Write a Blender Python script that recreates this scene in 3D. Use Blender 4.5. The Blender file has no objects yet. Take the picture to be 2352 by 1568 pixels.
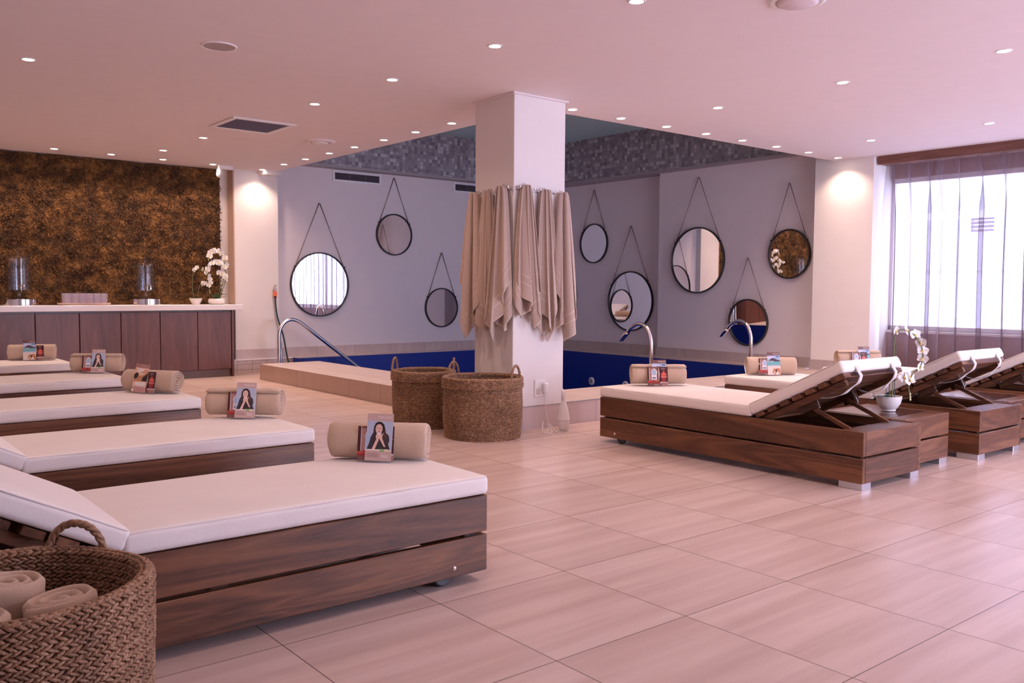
import bpy, bmesh, math, random
from mathutils import Vector, Matrix, noise
random.seed(7)
PI = math.pi
C = bpy.context.scene.collection
R = math.radians

# ------------------------------------------------------------------ node helper
class G:
    def __init__(s, name):
        s.m = bpy.data.materials.new(name); s.m.use_nodes = True
        s.t = s.m.node_tree; s.n = s.t.nodes; s.l = s.t.links; s.n.clear()
        s.out = s.n.new('ShaderNodeOutputMaterial')
        s.p = s.n.new('ShaderNodeBsdfPrincipled'); s.l.new(s.p.outputs[0], s.out.inputs[0])
    def node(s, typ, **kw):
        nd = s.n.new(typ)
        for k, v in kw.items(): setattr(nd, k, v)
        return nd
    def set(s, sock, v):
        if isinstance(v, bpy.types.NodeSocket): s.l.new(v, sock)
        elif isinstance(v, (tuple, list)) and len(v) == 3 and sock.type == 'RGBA': sock.default_value = (*v, 1)
        else: sock.default_value = v
    def P(s, **kw):
        names = dict(col='Base Color', rough='Roughness', metal='Metallic', normal='Normal', trans='Transmission Weight', ior='IOR',
                     emit='Emission Color', es='Emission Strength', sheen='Sheen Weight', coat='Coat Weight', spec='Specular IOR Level', sss='Subsurface Weight', alpha='Alpha')
        for k, v in kw.items(): s.set(s.p.inputs[names[k]], v)
        return s.m
    def math(s, op, a, b=0.0, c=None):
        nd = s.node('ShaderNodeMath', operation=op); s.set(nd.inputs[0], a); s.set(nd.inputs[1], b)
        if c is not None: s.set(nd.inputs[2], c)
        return nd.outputs[0]
    def coord(s, which='Object', scale=(1, 1, 1), loc=(0, 0, 0), rnd=0):
        tc = s.node('ShaderNodeTexCoord'); mp = s.node('ShaderNodeMapping')
        s.l.new(tc.outputs[which], mp.inputs[0]); mp.inputs['Scale'].default_value = scale; mp.inputs['Location'].default_value = loc
        if rnd:
            oi = s.node('ShaderNodeObjectInfo'); v = s.math('MULTIPLY', oi.outputs['Random'], rnd)
            cb = s.node('ShaderNodeCombineXYZ')
            for i in range(3): s.l.new(v, cb.inputs[i])
            s.l.new(cb.outputs[0], mp.inputs['Location'])
        return mp.outputs[0]
    def noise(s, vec, scale, detail=4, rough=.55, dist=0):
        nd = s.node('ShaderNodeTexNoise'); s.l.new(vec, nd.inputs['Vector'])
        nd.inputs['Scale'].default_value = scale; nd.inputs['Detail'].default_value = detail
        nd.inputs['Roughness'].default_value = rough; nd.inputs['Distortion'].default_value = dist
        return nd.outputs['Fac']
    def ramp(s, fac, stops):
        nd = s.node('ShaderNodeValToRGB'); s.l.new(fac, nd.inputs[0]); e = nd.color_ramp.elements
        while len(e) < len(stops): e.new(.5)
        for i, (p, c) in enumerate(stops): e[i].position = p; e[i].color = (*c, 1)
        return nd.outputs[0]
    def mix(s, f, a, b, blend='MIX'):
        nd = s.node('ShaderNodeMix', data_type='RGBA', blend_type=blend)
        s.set(nd.inputs[0], f); s.set(nd.inputs[6], a); s.set(nd.inputs[7], b)
        return nd.outputs[2]
    def bump(s, h, strength=.3, dist=.01):
        nd = s.node('ShaderNodeBump'); s.l.new(h, nd.inputs['Height']); nd.inputs['Strength'].default_value = strength; nd.inputs['Distance'].default_value = dist
        return nd.outputs[0]

def plain(name, col, rough=.5, **kw):
    g = G(name); v = g.coord(); n = g.noise(v, 6, 3)
    c = g.ramp(n, [(.3, tuple(x*.985 for x in col)), (.7, tuple(min(1, x*1.01) for x in col))])
    return g.P(col=c, rough=rough, **kw)

def wood(name, along, c0, c1, c2, rough=.38, scale=1.0):
    g = G(name)
    st = {'x': (.55, 6, 6), 'y': (6, .55, 6), 'z': (6, 6, .55)}[along]
    v = g.coord('Object', tuple(a*scale for a in st), rnd=37.0)
    w = g.noise(v, 1.0, 2, .45, .9)
    ring = g.math('FRACT', g.math('MULTIPLY', w, 8.0))
    ring = g.math('ABSOLUTE', g.math('SUBTRACT', g.math('MULTIPLY', ring, 2.0), 1.0))
    v2 = g.coord('Object', tuple(a*8*scale for a in st), rnd=11.0)
    fine = g.noise(v2, 2.5, 4, .6)
    f = g.math('ADD', g.math('MULTIPLY', ring, .26), g.math('MULTIPLY', w, .80))
    col = g.ramp(f, [(.28, c0), (.5, c1), (.78, c2)])
    col = g.mix(.22, col, g.ramp(fine, [(.35, c0), (.65, c2)]))
    return g.P(col=col, rough=rough, normal=g.bump(fine, .12, .003))

M = {}
M['wall'] = plain('wall_paint', (.80, .755, .735), .75)
M['wall_pool'] = plain('wall_paint_pool', (.74, .68, .71), .75)
M['ceiling'] = plain('ceiling_paint', (.80, .715, .72), .85)
M['teal'] = plain('ceiling_teal', (.46, .66, .68), .8)
M['white'] = plain('white_enamel', (.82, .80, .80), .35)
M['whiteframe'] = plain('white_frame', (.80, .80, .84), .4)
M['ceramic'] = plain('white_ceramic', (.80, .76, .75), .18)
M['counter'] = plain('worktop_stone', (.82, .76, .75), .25)
M['black'] = plain('black_metal', (.016, .013, .014), .4)
M['darkgap'] = plain('dark_void', (.03, .025, .035), .8)
M['vent_dark'] = plain('vent_grey', (.14, .11, .15), .6)
M['blue'] = plain('pool_blue', (.002, .026, .26), .5)
M['pipe'] = plain('hose_rubber', (.02, .05, .06), .4)
M['orange'] = plain('orange_plastic', (.85, .16, .05), .4)
M['brass'] = plain('socket_brass', (.55, .45, .35), .3, metal=1.0)
M['wood_x'] = wood('rosewood_x', 'x', (.032, .010, .005), (.112, .039, .017), (.235, .098, .044))
M['wood_y'] = wood('rosewood_y', 'y', (.032, .010, .005), (.112, .039, .017), (.235, .098, .044))
M['wood_dark'] = wood('rosewood_dark', 'x', (.02, .007, .004), (.07, .025, .014), (.14, .05, .028), .3)
M['laminate'] = wood('laminate_z', 'z', (.080, .026, .019), (.130, .046, .034), (.180, .068, .050), .35, .8)
M['pelmet'] = wood('pelmet_y', 'y', (.10, .035, .025), (.17, .07, .05), (.24, .105, .075), .45)
g = G('chrome'); M['chrome'] = g.P(col=(.86, .84, .86), metal=1.0, rough=.08)
g = G('steel'); M['steel'] = g.P(col=(.66, .68, .72), metal=1.0, rough=.28)
g = G('mirror_glass'); M['mirror'] = g.P(col=(.90, .90, .92), metal=1.0, rough=.004)
g = G('clear_glass'); M['glass'] = g.P(col=(.96, .98, 1.0), trans=1.0, ior=1.45, rough=.02)
def thin_glass(name, tint, op):
    g = G(name); g.n.remove(g.p)
    tr = g.node('ShaderNodeBsdfTransparent'); tr.inputs[0].default_value = (.97, .98, 1, 1); gl = g.node('ShaderNodeBsdfGlossy'); gl.inputs['Roughness'].default_value = .03
    fr = g.node('ShaderNodeLayerWeight'); fr.inputs[0].default_value = .5; df = g.node('ShaderNodeBsdfDiffuse'); df.inputs[0].default_value = (*tint, 1)
    a = g.node('ShaderNodeMixShader'); a.inputs[0].default_value = op; g.l.new(tr.outputs[0], a.inputs[1]); g.l.new(df.outputs[0], a.inputs[2])
    b = g.node('ShaderNodeMixShader'); g.l.new(g.math('ADD', g.math('MULTIPLY', g.math('POWER', fr.outputs['Facing'], 4.0), .6), .035), b.inputs[0]); g.l.new(a.outputs[0], b.inputs[1]); g.l.new(gl.outputs[0], b.inputs[2]); g.l.new(b.outputs[0], g.out.inputs[0])
    return g.m
M['jar'] = thin_glass('jar_glass', (.7, .7, .8), .004)
M['tumbler'] = thin_glass('tumbler_glass', (.80, .70, .84), .14)
g = G('window_glass'); 
tr = g.node('ShaderNodeBsdfTransparent'); tr.inputs[0].default_value = (.95, .97, 1, 1); gl = g.node('ShaderNodeBsdfGlossy'); gl.inputs['Roughness'].default_value = .01
mx = g.node('ShaderNodeMixShader'); mx.inputs[0].default_value = .06
g.l.new(tr.outputs[0], mx.inputs[1]); g.l.new(gl.outputs[0], mx.inputs[2]); g.l.new(mx.outputs[0], g.out.inputs[0]); M['pane'] = g.m
g = G('water'); M['water'] = g.P(col=(.95, .98, 1), trans=1.0, ior=1.33, rough=0.0)
g = G('lamp_lens'); M['lens'] = g.P(col=(1, .9, .8), emit=(1, .82, .68), es=14.0, rough=.4)

# floor tiles
def tile_mat(name, x0, wx, y0, wy, joint=.0036, horizontal=True, base=((.505, .37, .33), (.64, .50, .46)), rough=.25, plane='xy'):
    g = G(name); tc = g.node('ShaderNodeTexCoord'); sp = g.node('ShaderNodeSeparateXYZ'); g.l.new(tc.outputs['Object'], sp.inputs[0])
    ax = {'xy': (0, 1), 'xz': (0, 2), 'yz': (1, 2)}[plane]
    def cell(o, o0, w):
        u = g.math('DIVIDE', g.math('SUBTRACT', o, o0), w)
        fl = g.math('FLOOR', u); fr = g.math('SUBTRACT', u, fl)
        d = g.math('MULTIPLY', g.math('SUBTRACT', .5, g.math('ABSOLUTE', g.math('SUBTRACT', fr, .5))), w)
        return fl, d
    fx, dx = cell(sp.outputs[ax[0]], x0, wx); fy, dy = cell(sp.outputs[ax[1]], y0, wy)
    j = g.math('LESS_THAN', g.math('MINIMUM', dx, dy), joint/2)
    cb = g.node('ShaderNodeCombineXYZ'); g.l.new(fx, cb.inputs[0]); g.l.new(fy, cb.inputs[1])
    wn = g.node('ShaderNodeTexWhiteNoise', noise_dimensions='3D'); g.l.new(cb.outputs[0], wn.inputs[0])
    # vein: streaks along first axis, offset per tile
    mp = g.node('ShaderNodeVectorMath', operation='MULTIPLY'); g.l.new(tc.outputs['Object'], mp.inputs[0])
    mp.inputs[1].default_value = (.8, 11, 1.2) if plane == 'xy' else (9, 9, 1.2)
    ad = g.node('ShaderNodeVectorMath', operation='ADD'); g.l.new(mp.outputs[0], ad.inputs[0]); sc = g.node('ShaderNodeVectorMath', operation='SCALE'); g.l.new(wn.outputs['Color'], sc.inputs[0]); sc.inputs['Scale'].default_value = 30; g.l.new(sc.outputs[0], ad.inputs[1])
    n = g.noise(ad.outputs[0], 1.0, 5, .55, .15)
    n2 = g.noise(g.coord('Object', (30, 30, 30)), 3, 3)
    f = g.math('ADD', g.math('ADD', g.math('MULTIPLY', n, .8), g.math('MULTIPLY', wn.outputs['Value'], .14)), g.math('MULTIPLY', n2, .1))
    col = g.ramp(f, [(.34, base[0]), (.70, base[1])])
    col = g.mix(j, col, tuple(c*.30 for c in base[0]))
    r = g.math('ADD', g.math('MULTIPLY', n, .03), rough)
    return g.P(col=col, rough=r, normal=g.bump(g.math('SUBTRACT', 1.0, j), .3, .0015))
M['floor'] = tile_mat('floor_tiles', 2.365, .5985, 1.947, .6215)
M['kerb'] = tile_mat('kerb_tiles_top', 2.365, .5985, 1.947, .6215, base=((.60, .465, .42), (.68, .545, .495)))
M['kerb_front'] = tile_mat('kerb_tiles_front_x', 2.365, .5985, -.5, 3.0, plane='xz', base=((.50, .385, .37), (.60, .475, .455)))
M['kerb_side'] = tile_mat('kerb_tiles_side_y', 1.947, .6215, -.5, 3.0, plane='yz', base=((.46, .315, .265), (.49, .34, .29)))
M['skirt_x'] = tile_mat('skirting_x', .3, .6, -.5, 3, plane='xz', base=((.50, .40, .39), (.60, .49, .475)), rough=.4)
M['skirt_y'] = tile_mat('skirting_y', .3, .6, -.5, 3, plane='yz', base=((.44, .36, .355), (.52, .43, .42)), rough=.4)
M['riser'] = tile_mat('riser_tiles', .1, .2, -.02, .072, plane='xz', base=((.50, .40, .39), (.60, .49, .475)), rough=.4, joint=.004)

# mosaic
def mosaic(name, plane):
    g = G(name); tc = g.node('ShaderNodeTexCoord'); sp = g.node('ShaderNodeSeparateXYZ'); g.l.new(tc.outputs['Object'], sp.inputs[0])
    a, b = {'xz': (0, 2), 'yz': (1, 2)}[plane]; w = .052
    def cell(o):
        u = g.math('DIVIDE', o, w); fl = g.math('FLOOR', u); fr = g.math('SUBTRACT', u, fl)
        return fl, g.math('SUBTRACT', .5, g.math('ABSOLUTE', g.math('SUBTRACT', fr, .5)))
    fa, da = cell(sp.outputs[a]); fb, db = cell(sp.outputs[b])
    j = g.math('LESS_THAN', g.math('MINIMUM', da, db), .035)
    cb = g.node('ShaderNodeCombineXYZ'); g.l.new(fa, cb.inputs[0]); g.l.new(fb, cb.inputs[1])
    wn = g.node('ShaderNodeTexWhiteNoise', noise_dimensions='3D'); g.l.new(cb.outputs[0], wn.inputs[0])
    col = g.ramp(wn.outputs['Value'], [(0, (.19, .17, .20)), (.3, (.27, .25, .29)), (.75, (.36, .34, .38)), (.97, (.54, .53, .58))])
    col = g.mix(j, col, (.24, .22, .25))
    return g.P(col=col, rough=.3)
M['mosaic_x'] = mosaic('mosaic_x', 'xz'); M['mosaic_y'] = mosaic('mosaic_y', 'yz')
M['cornice'] = plain('cornice_grey', (.36, .32, .34), .6)

# fabrics
def fabric(name, c0, c1, scale=60, bump=.3, sheen=.3, rough=.9):
    g = G(name); v = g.coord(rnd=5.0); n = g.noise(v, scale, 4, .6); n2 = g.noise(v, 5, 2)
    col = g.ramp(g.math('ADD', g.math('MULTIPLY', n, .5), g.math('MULTIPLY', n2, .5)), [(.3, c0), (.7, c1)])
    return g.P(col=col, rough=rough, sheen=sheen, normal=g.bump(n, bump, .004))
M['cushion'] = fabric('cushion_canvas', (.76, .70, .665), (.82, .765, .73), 120, .1, .1)
M['piping'] = fabric('cushion_piping', (.66, .60, .58), (.72, .66, .64), 120, .1, .1)
M['strap'] = fabric('cushion_strap', (.62, .57, .56), (.70, .65, .64), 120, .1, .1)
M['towel'] = fabric('towel_terry', (.50, .375, .295), (.60, .465, .375), 240, .55, .35)
M['towel_roll'] = fabric('towel_terry_roll', (.52, .37, .265), (.62, .46, .345), 240, .55, .35)
g = G('hanging_towel'); v = g.coord(rnd=5.0); n = g.noise(v, 240, 4, .6)
base = g.ramp(n, [(.3, (.43, .318, .265)), (.7, (.54, .42, .355))])
at = g.node('ShaderNodeAttribute', attribute_name='hem')
def band(d0, w): return g.math('LESS_THAN', g.math('ABSOLUTE', g.math('SUBTRACT', at.outputs['Fac'], d0)), w)
bnd = g.math('MAXIMUM', g.math('MAXIMUM', band(.125, .004), band(.19, .004)), band(.006, .006))
col = g.mix(g.math('MULTIPLY', bnd, .6), base, (.74, .62, .52))
M['hang'] = g.P(col=col, rough=.9, sheen=.35, normal=g.bump(g.math('ADD', g.math('MULTIPLY', n, .5), bnd), .5, .004))

g = G('seagrass'); v = g.coord(scale=(1, 1, 1), rnd=9.0); n = g.noise(v, 45, 3, .6); n2 = g.noise(v, 6, 2); n3 = g.noise(g.coord(scale=(140, 140, 30)), 1.5, 3)
col = g.ramp(g.math('ADD', g.math('MULTIPLY', n, .6), g.math('MULTIPLY', n2, .35)), [(.32, (.12, .050, .022)), (.5, (.29, .145, .070)), (.66, (.52, .32, .19))])
M['wicker'] = g.P(col=g.mix(.30, col, g.ramp(n3, [(.35, (.06, .025, .012)), (.65, (.60, .38, .24))])), rough=.48, normal=g.bump(n3, .6, .004))

g = G('moss'); v = g.coord(); n = g.noise(v, 9, 5, .65); n2 = g.noise(v, 45, 3, .6); n3 = g.noise(v, 2.2, 2)
f = g.math('ADD', g.math('ADD', g.math('MULTIPLY', n, .60), g.math('MULTIPLY', n2, .3)), g.math('MULTIPLY', n3, .1))
col = g.ramp(f, [(.36, (.016, .007, .003)), (.5, (.105, .045, .012)), (.66, (.36, .17, .045))])
M['moss'] = g.P(col=col, rough=.85, normal=g.bump(g.math('ADD', n, n2), .6, .02))

# sheer curtain
g = G('sheer_voile'); g.n.remove(g.p)
tr = g.node('ShaderNodeBsdfTransparent'); df = g.node('ShaderNodeBsdfDiffuse'); tl = g.node('ShaderNodeBsdfTranslucent')
df.inputs[0].default_value = (.15, .09, .085, 1); tl.inputs[0].default_value = (.30, .22, .26, 1)
a = g.node('ShaderNodeMixShader'); a.inputs[0].default_value = .5; g.l.new(df.outputs[0], a.inputs[1]); g.l.new(tl.outputs[0], a.inputs[2])
lw = g.node('ShaderNodeLayerWeight'); lw.inputs[0].default_value = .5
f = g.math('MINIMUM', g.math('ADD', .38, g.math('MULTIPLY', g.math('POWER', lw.outputs['Facing'], 1.3), .70)), .94)
b = g.node('ShaderNodeMixShader'); g.l.new(f, b.inputs[0]); g.l.new(tr.outputs[0], b.inputs[1]); g.l.new(a.outputs[0], b.inputs[2]); g.l.new(b.outputs[0], g.out.inputs[0])
M['sheer'] = g.m
g = G('leaf'); v = g.coord(); M['leaf'] = g.P(col=g.ramp(g.noise(v, 12, 2), [(.3, (.012, .04, .012)), (.7, (.035, .10, .03))]), rough=.35)
M['stem'] = plain('orchid_stem', (.16, .20, .08), .5)
M['stake'] = plain('orchid_stake', (.03, .05, .05), .4)
M['bud'] = plain('orchid_bud', (.62, .64, .36), .5)
M['petal'] = plain('orchid_petal', (.90, .87, .86), .5, sss=.15)
M['lip'] = plain('orchid_lip', (.80, .62, .20), .5)
M['soil'] = plain('bark_soil', (.05, .03, .02), .9)
# print colours (paper)
for nm, c in dict(pp_beige=(.60, .42, .38), pp_sky=(.46, .52, .66), pp_hair=(.035, .016, .014), pp_hair2=(.10, .04, .03), pp_robe=(.05, .035, .04), pp_skin=(.80, .52, .43), pp_skin2=(.62, .34, .27), pp_lips=(.62, .17, .15), pp_green=(.30, .48, .20), pp_yellow=(.72, .68, .42), pp_white=(.85, .78, .76), pp_maroon=(.07, .012, .014), pp_brown=(.20, .09, .075), pp_mauve=(.42, .21, .19), pp_rose=(.55, .30, .28), pp_red=(.72, .09, .065), pp_red2=(.33, .03, .03), pp_orange=(.62, .22, .08), pp_lblue=(.40, .52, .72), pp_dblue=(.13, .17, .36), pp_sea=(.18, .46, .50), pp_sand=(.78, .66, .60), pp_mount=(.07, .05, .09), pp_cloud=(.66, .64, .80), pp_tan=(.52, .25, .13), pp_peach=(.83, .56, .42), pp_grey=(.38, .27, .25)).items():
    M[nm] = plain(nm, c, .35)

# ------------------------------------------------------------------ mesh helper
class MB:
    def __init__(s): s.v = []; s.f = []; s.m = []; s.attr = None
    def add(s, vs, fs, mi=0):
        o = len(s.v); s.v += [tuple(v) for v in vs]; s.f += [tuple(i+o for i in f) for f in fs]; s.m += [mi]*len(fs)
    def box(s, x0, x1, y0, y1, z0, z1, mi=0, T=None):
        vs = [Vector((x, y, z)) for z in (z0, z1) for y in (y0, y1) for x in (x0, x1)]
        if T: vs = [T @ v for v in vs]
        s.add(vs, [(0, 2, 3, 1), (4, 5, 7, 6), (0, 1, 5, 4), (2, 6, 7, 3), (0, 4, 6, 2), (1, 3, 7, 5)], mi)
        return s
    def bbox(s, x0, x1, y0, y1, z0, z1, r=.003, mi=0, T=None):   # chamfered box
        r = min(r, (x1-x0)/2.01, (y1-y0)/2.01, (z1-z0)/2.01); vs = []; idx = {}
        for cx in (0, 1):
            for cy in (0, 1):
                for cz in (0, 1):
                    X = (x0, x1)[cx]; Y = (y0, y1)[cy]; Z = (z0, z1)[cz]; sx = r*(1-2*cx); sy = r*(1-2*cy); sz = r*(1-2*cz)
                    for k, p in enumerate(((X, Y+sy, Z+sz), (X+sx, Y, Z+sz), (X+sx, Y+sy, Z))):
                        idx[cx, cy, cz, k] = len(vs); vs.append(Vector(p))
        q = lambda *a: idx[a]
        fs = []
        for c in (0, 1):
            fs.append((q(c,0,0,0), q(c,1,0,0), q(c,1,1,0), q(c,0,1,0)))
            fs.append((q(0,c,0,1), q(1,c,0,1), q(1,c,1,1), q(0,c,1,1)))
            fs.append((q(0,0,c,2), q(1,0,c,2), q(1,1,c,2), q(0,1,c,2)))
            for d in (0, 1):
                fs.append((q(c,d,0,0), q(c,d,1,0), q(c,d,1,1), q(c,d,0,1)))
                fs.append((q(c,0,d,0), q(c,1,d,0), q(c,1,d,2), q(c,0,d,2)))
                fs.append((q(0,c,d,1), q(1,c,d,1), q(1,c,d,2), q(0,c,d,2)))
                for e in (0, 1): fs.append((q(c,d,e,0), q(c,d,e,1), q(c,d,e,2)))
        if T: vs = [T @ v for v in vs]
        s.add(vs, fs, mi); return s
    def tube(s, pts, r, n=10, mi=0, cap=True, closed=False):
        pts = [Vector(p) for p in pts]; N = len(pts); rs = r if isinstance(r, (list, tuple)) else [r]*N
        vs = []; up = None
        for i, p in enumerate(pts):
            if closed: t = pts[(i+1) % N]-pts[i-1]
            else: t = pts[min(i+1, N-1)]-pts[max(i-1, 0)]
            t.normalize()
            if up is None: up = Vector((0, 0, 1)) if abs(t.z) < .9 else Vector((1, 0, 0))
            a = t.cross(up); 
            if a.length < 1e-6: a = t.orthogonal()
            a.normalize(); b = a.cross(t).normalized(); up = b
            for k in range(n):
                th = 2*PI*k/n; vs.append(p + a*math.cos(th)*rs[i] + b*math.sin(th)*rs[i])
        fs = []
        for i in range(N if closed else N-1):
            for k in range(n):
                j = (i+1) % N; k2 = (k+1) % n
                fs.append((i*n+k, i*n+k2, j*n+k2, j*n+k))
        if cap and not closed: fs.append(tuple(range(n))[::-1]); fs.append(tuple((N-1)*n+k for k in range(n)))
        s.add(vs, fs, mi); return s
    def lathe(s, prof, n=32, mi=0, T=None, caps=True):
        vs = []; fs = []
        for (r, z) in prof:
            for k in range(n):
                th = 2*PI*k/n; p = Vector((r*math.cos(th), r*math.sin(th), z)); vs.append(T @ p if T else p)
        for i in range(len(prof)-1):
            for k in range(n):
                k2 = (k+1) % n; fs.append((i*n+k, i*n+k2, (i+1)*n+k2, (i+1)*n+k))
        if caps:
            fs.append(tuple(range(n))[::-1]); o = (len(prof)-1)*n; fs.append(tuple(o+k for k in range(n)))
        s.add(vs, fs, mi); return s
    def grid(s, fn, nu, nv, mi=0, closeu=False):
        vs = [fn(i/(nu if closeu else nu-1), j/(nv-1)) for j in range(nv) for i in range(nu)]
        fs = [(j*nu+i, j*nu+(i+1) % nu, (j+1)*nu+(i+1) % nu, (j+1)*nu+i) for j in range(nv-1) for i in range(nu if closeu else nu-1)]
        s.add(vs, fs, mi); return s
    def rbox(s, L, W, T, r, org=(0, 0, 0), mi=0, puff=.006, seed=0, nx=26, ny=14):   # soft upholstered block, centred in y and x, z from 0
        def ax(h, n):
            a = [0, r*.35, r*.75, r]; inner = [-h+r+(2*h-2*r)*i/n for i in range(1, n)]
            return [-h+q for q in a] + inner + [h-q for q in a[::-1]]
        X = ax(L/2, nx); Y = ax(W/2, ny); Z = ax(T/2, 2); o = Vector(org); hx, hy, hz = L/2, W/2, T/2
        def mp(p):
            q = Vector((max(-hx+r, min(hx-r, p.x)), max(-hy+r, min(hy-r, p.y)), max(-hz+r, min(hz-r, p.z))))
            d = p-q
            if d.length > 1e-9: p = q + d.normalized()*r
            if abs(q.z) >= hz-r-1e-6:
                u, w = p.x/hx, p.y/hy; k = max(0, 1-u**6)*max(0, 1-w**6)
                p.z += math.copysign(1, q.z)*k*(puff + .004*noise.noise(Vector((p.x*3.1+seed, p.y*4.3, seed))))*(1 if q.z > 0 else .25)
            if abs(p.y) > hy-r and abs(p.z) < hz: p.y += math.copysign(.003, p.y)*noise.noise(Vector((p.x*6, seed*1.3, p.z*6)))
            return p + o + Vector((0, 0, hz))
        def face(A, B, fn, flip):
            nA, nB = len(A), len(B); vs = [mp(fn(a, b)) for b in B for a in A]
            fs = [(j*nA+i, j*nA+i+1, (j+1)*nA+i+1, (j+1)*nA+i) for j in range(nB-1) for i in range(nA-1)]
            if flip: fs = [f[::-1] for f in fs]
            s.add(vs, fs, mi)
        face(X, Y, lambda a, b: Vector((a, b, hz)), False); face(X, Y, lambda a, b: Vector((a, b, -hz)), True)
        face(X, Z, lambda a, b: Vector((a, -hy, b)), False); face(X, Z, lambda a, b: Vector((a, hy, b)), True)
        face(Y, Z, lambda a, b: Vector((hx, a, b)), False); face(Y, Z, lambda a, b: Vector((-hx, a, b)), True)
        return s
    def mesh(s, name, mats, smooth=False, merge=False, recalc=True):
        me = bpy.data.meshes.new(name); me.from_pydata(s.v, [], s.f)
        for m in mats: me.materials.append(m)
        me.polygons.foreach_set('material_index', s.m)
        if smooth: me.polygons.foreach_set('use_smooth', [True]*len(s.f))
        if merge or recalc:
            bm = bmesh.new(); bm.from_mesh(me)
            if merge: bmesh.ops.remove_doubles(bm, verts=bm.verts, dist=1e-5)
            if recalc: bmesh.ops.recalc_face_normals(bm, faces=bm.faces)
            bm.to_mesh(me); bm.free()
        if smooth == 'auto': me.set_sharp_from_angle(angle=R(28))
        me.update(); return me
    def build(s, name, mats, parent=None, smooth=False, **kw):
        if not isinstance(mats, (list, tuple)): mats = [mats]
        o = bpy.data.objects.new(name, s.mesh(name, mats, smooth, **kw)); C.objects.link(o)
        if parent: o.parent = parent
        return o

def tag(o, label, cat, group=None):
    o['label'] = label; o['category'] = cat
    if group: o['group'] = group
    return o
def thing(name, label, cat, loc=(0, 0, 0), rz=0, group=None):
    o = bpy.data.objects.new(name, None); C.objects.link(o); o.location = loc; o.rotation_euler = (0, 0, rz); o.empty_display_size = .1
    return tag(o, label, cat, group)
def struct(name, mb, mats, **kw):
    o = mb.build(name, mats, **kw); o['kind'] = 'structure'; return o
def kids(o): return [c for c in bpy.data.objects if c.parent == o]
def dup(root, loc, rz=0, label=None, group=None, parent=None):
    r = root.copy(); C.objects.link(r); r.parent = parent
    if parent is None: r.location = loc; r.rotation_euler = (0, 0, rz)
    if label: r['label'] = label
    if group: r['group'] = group
    for ch in kids(root): dup(ch, None, parent=r)
    return r

# ================================================================== ROOM
H = 2.656; DK = .19; YB = -2.6; XL = -1.9; XR = 9.95; YF = 11.36
m = MB()
def fl(x0, x1, y0, y1): m.add([(x0, y0, 0), (x1, y0, 0), (x1, y1, 0), (x0, y1, 0)], [(0, 1, 2, 3)])
fl(XL, 5.27, YB, 11.5); fl(5.27, 10.1, YB, 6.12)
struct('floor', m, M['floor'], recalc=False)
# ceiling: slab around the pool opening
m = MB()
for (x0, x1, y0, y1) in ((XL, 5.01, YB, 11.6), (5.01, 10.2, YB, 5.79)): m.box(x0, x1, y0, y1, H, H+.25)
struct('ceiling', m, M['ceiling'])
m = MB(); m.box(4.9, 10.4, 5.7, 11.7, 3.46, 3.6); struct('ceiling_pool', m, M['teal'])
m = MB(); m.box(4.85, 5.01, 5.79, 11.5, H+.25, 3.46); m.box(4.85, 10.2, 5.63, 5.79, H+.25, 3.46); struct('wall_pool_void', m, M['mosaic_x'])
# walls
m = MB(); m.box(XL, 4.52, 11.44, 11.6, 0, H); struct('wall_left_back', m, M['wall'])
m = MB(); m.box(4.50, 5.10, 11.25, 11.7, 0, H); struct('wall_left_column', m, M['wall'])
m = MB(); m.box(5.05, 10.3, YF, 11.7, -1.4, 3.46); struct('wall_left_pool', m, M['wall_pool'])
m = MB(); m.box(9.93, 10.3, 8.64, 11.5, -1.4, 3.46); m.box(9.75, 10.3, 5.95, 8.64, -1.4, 3.46); struct('wall_right_pool', m, M['wall_pool'])
m = MB(); m.box(9.56, 10.3, 5.28, 6.02, 0, 3.46); struct('wall_right_column', m, M['wall'])
m = MB(); m.box(XL-.2, XL, YB, 11.6, 0, H+.2); struct('wall_west', m, M['wall'])
# mosaic fascia with cornice
m = MB(); m.box(5.01, 9.72, 11.20, 11.38, 2.835, 3.47); struct('wall_fascia_left', m, M['mosaic_x'])
m = MB(); m.box(9.66, 9.95, 5.79, 11.38, 2.835, 3.47); struct('wall_fascia_right', m, M['mosaic_y'])
m = MB(); m.box(5.01, 9.70, 11.18, 11.38, 2.80, 2.835); m.box(9.64, 9.95, 5.79, 11.38, 2.80, 2.835); struct('trim_1', m, M['cornice'])
m = MB(); m.box(4.83, 5.07, 11.06, 11.26, 2.605, 2.66); struct('trim_2', m, M['wall'])
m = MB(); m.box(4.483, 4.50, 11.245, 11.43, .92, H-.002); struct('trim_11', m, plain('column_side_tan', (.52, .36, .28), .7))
# pool basin
m = MB()
x0, x1, y0, y1, zb = 5.275, 9.47, 6.125, 11.20, -1.25
P = [(x0, y0), (8.42, y0), (x1, 6.92), (x1, y1), (x0, y1)]
for i in range(5):
    a, b = P[i], P[(i+1) % 5]; m.add([(a[0], a[1], zb), (b[0], b[1], zb), (b[0], b[1], DK-.004), (a[0], a[1], DK-.004)], [(0, 1, 2, 3)])
m.add([(p[0], p[1], zb) for p in P], [(0, 1, 2, 3, 4)])
struct('floor_pool_basin', m, M['blue'], recalc=False)
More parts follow.
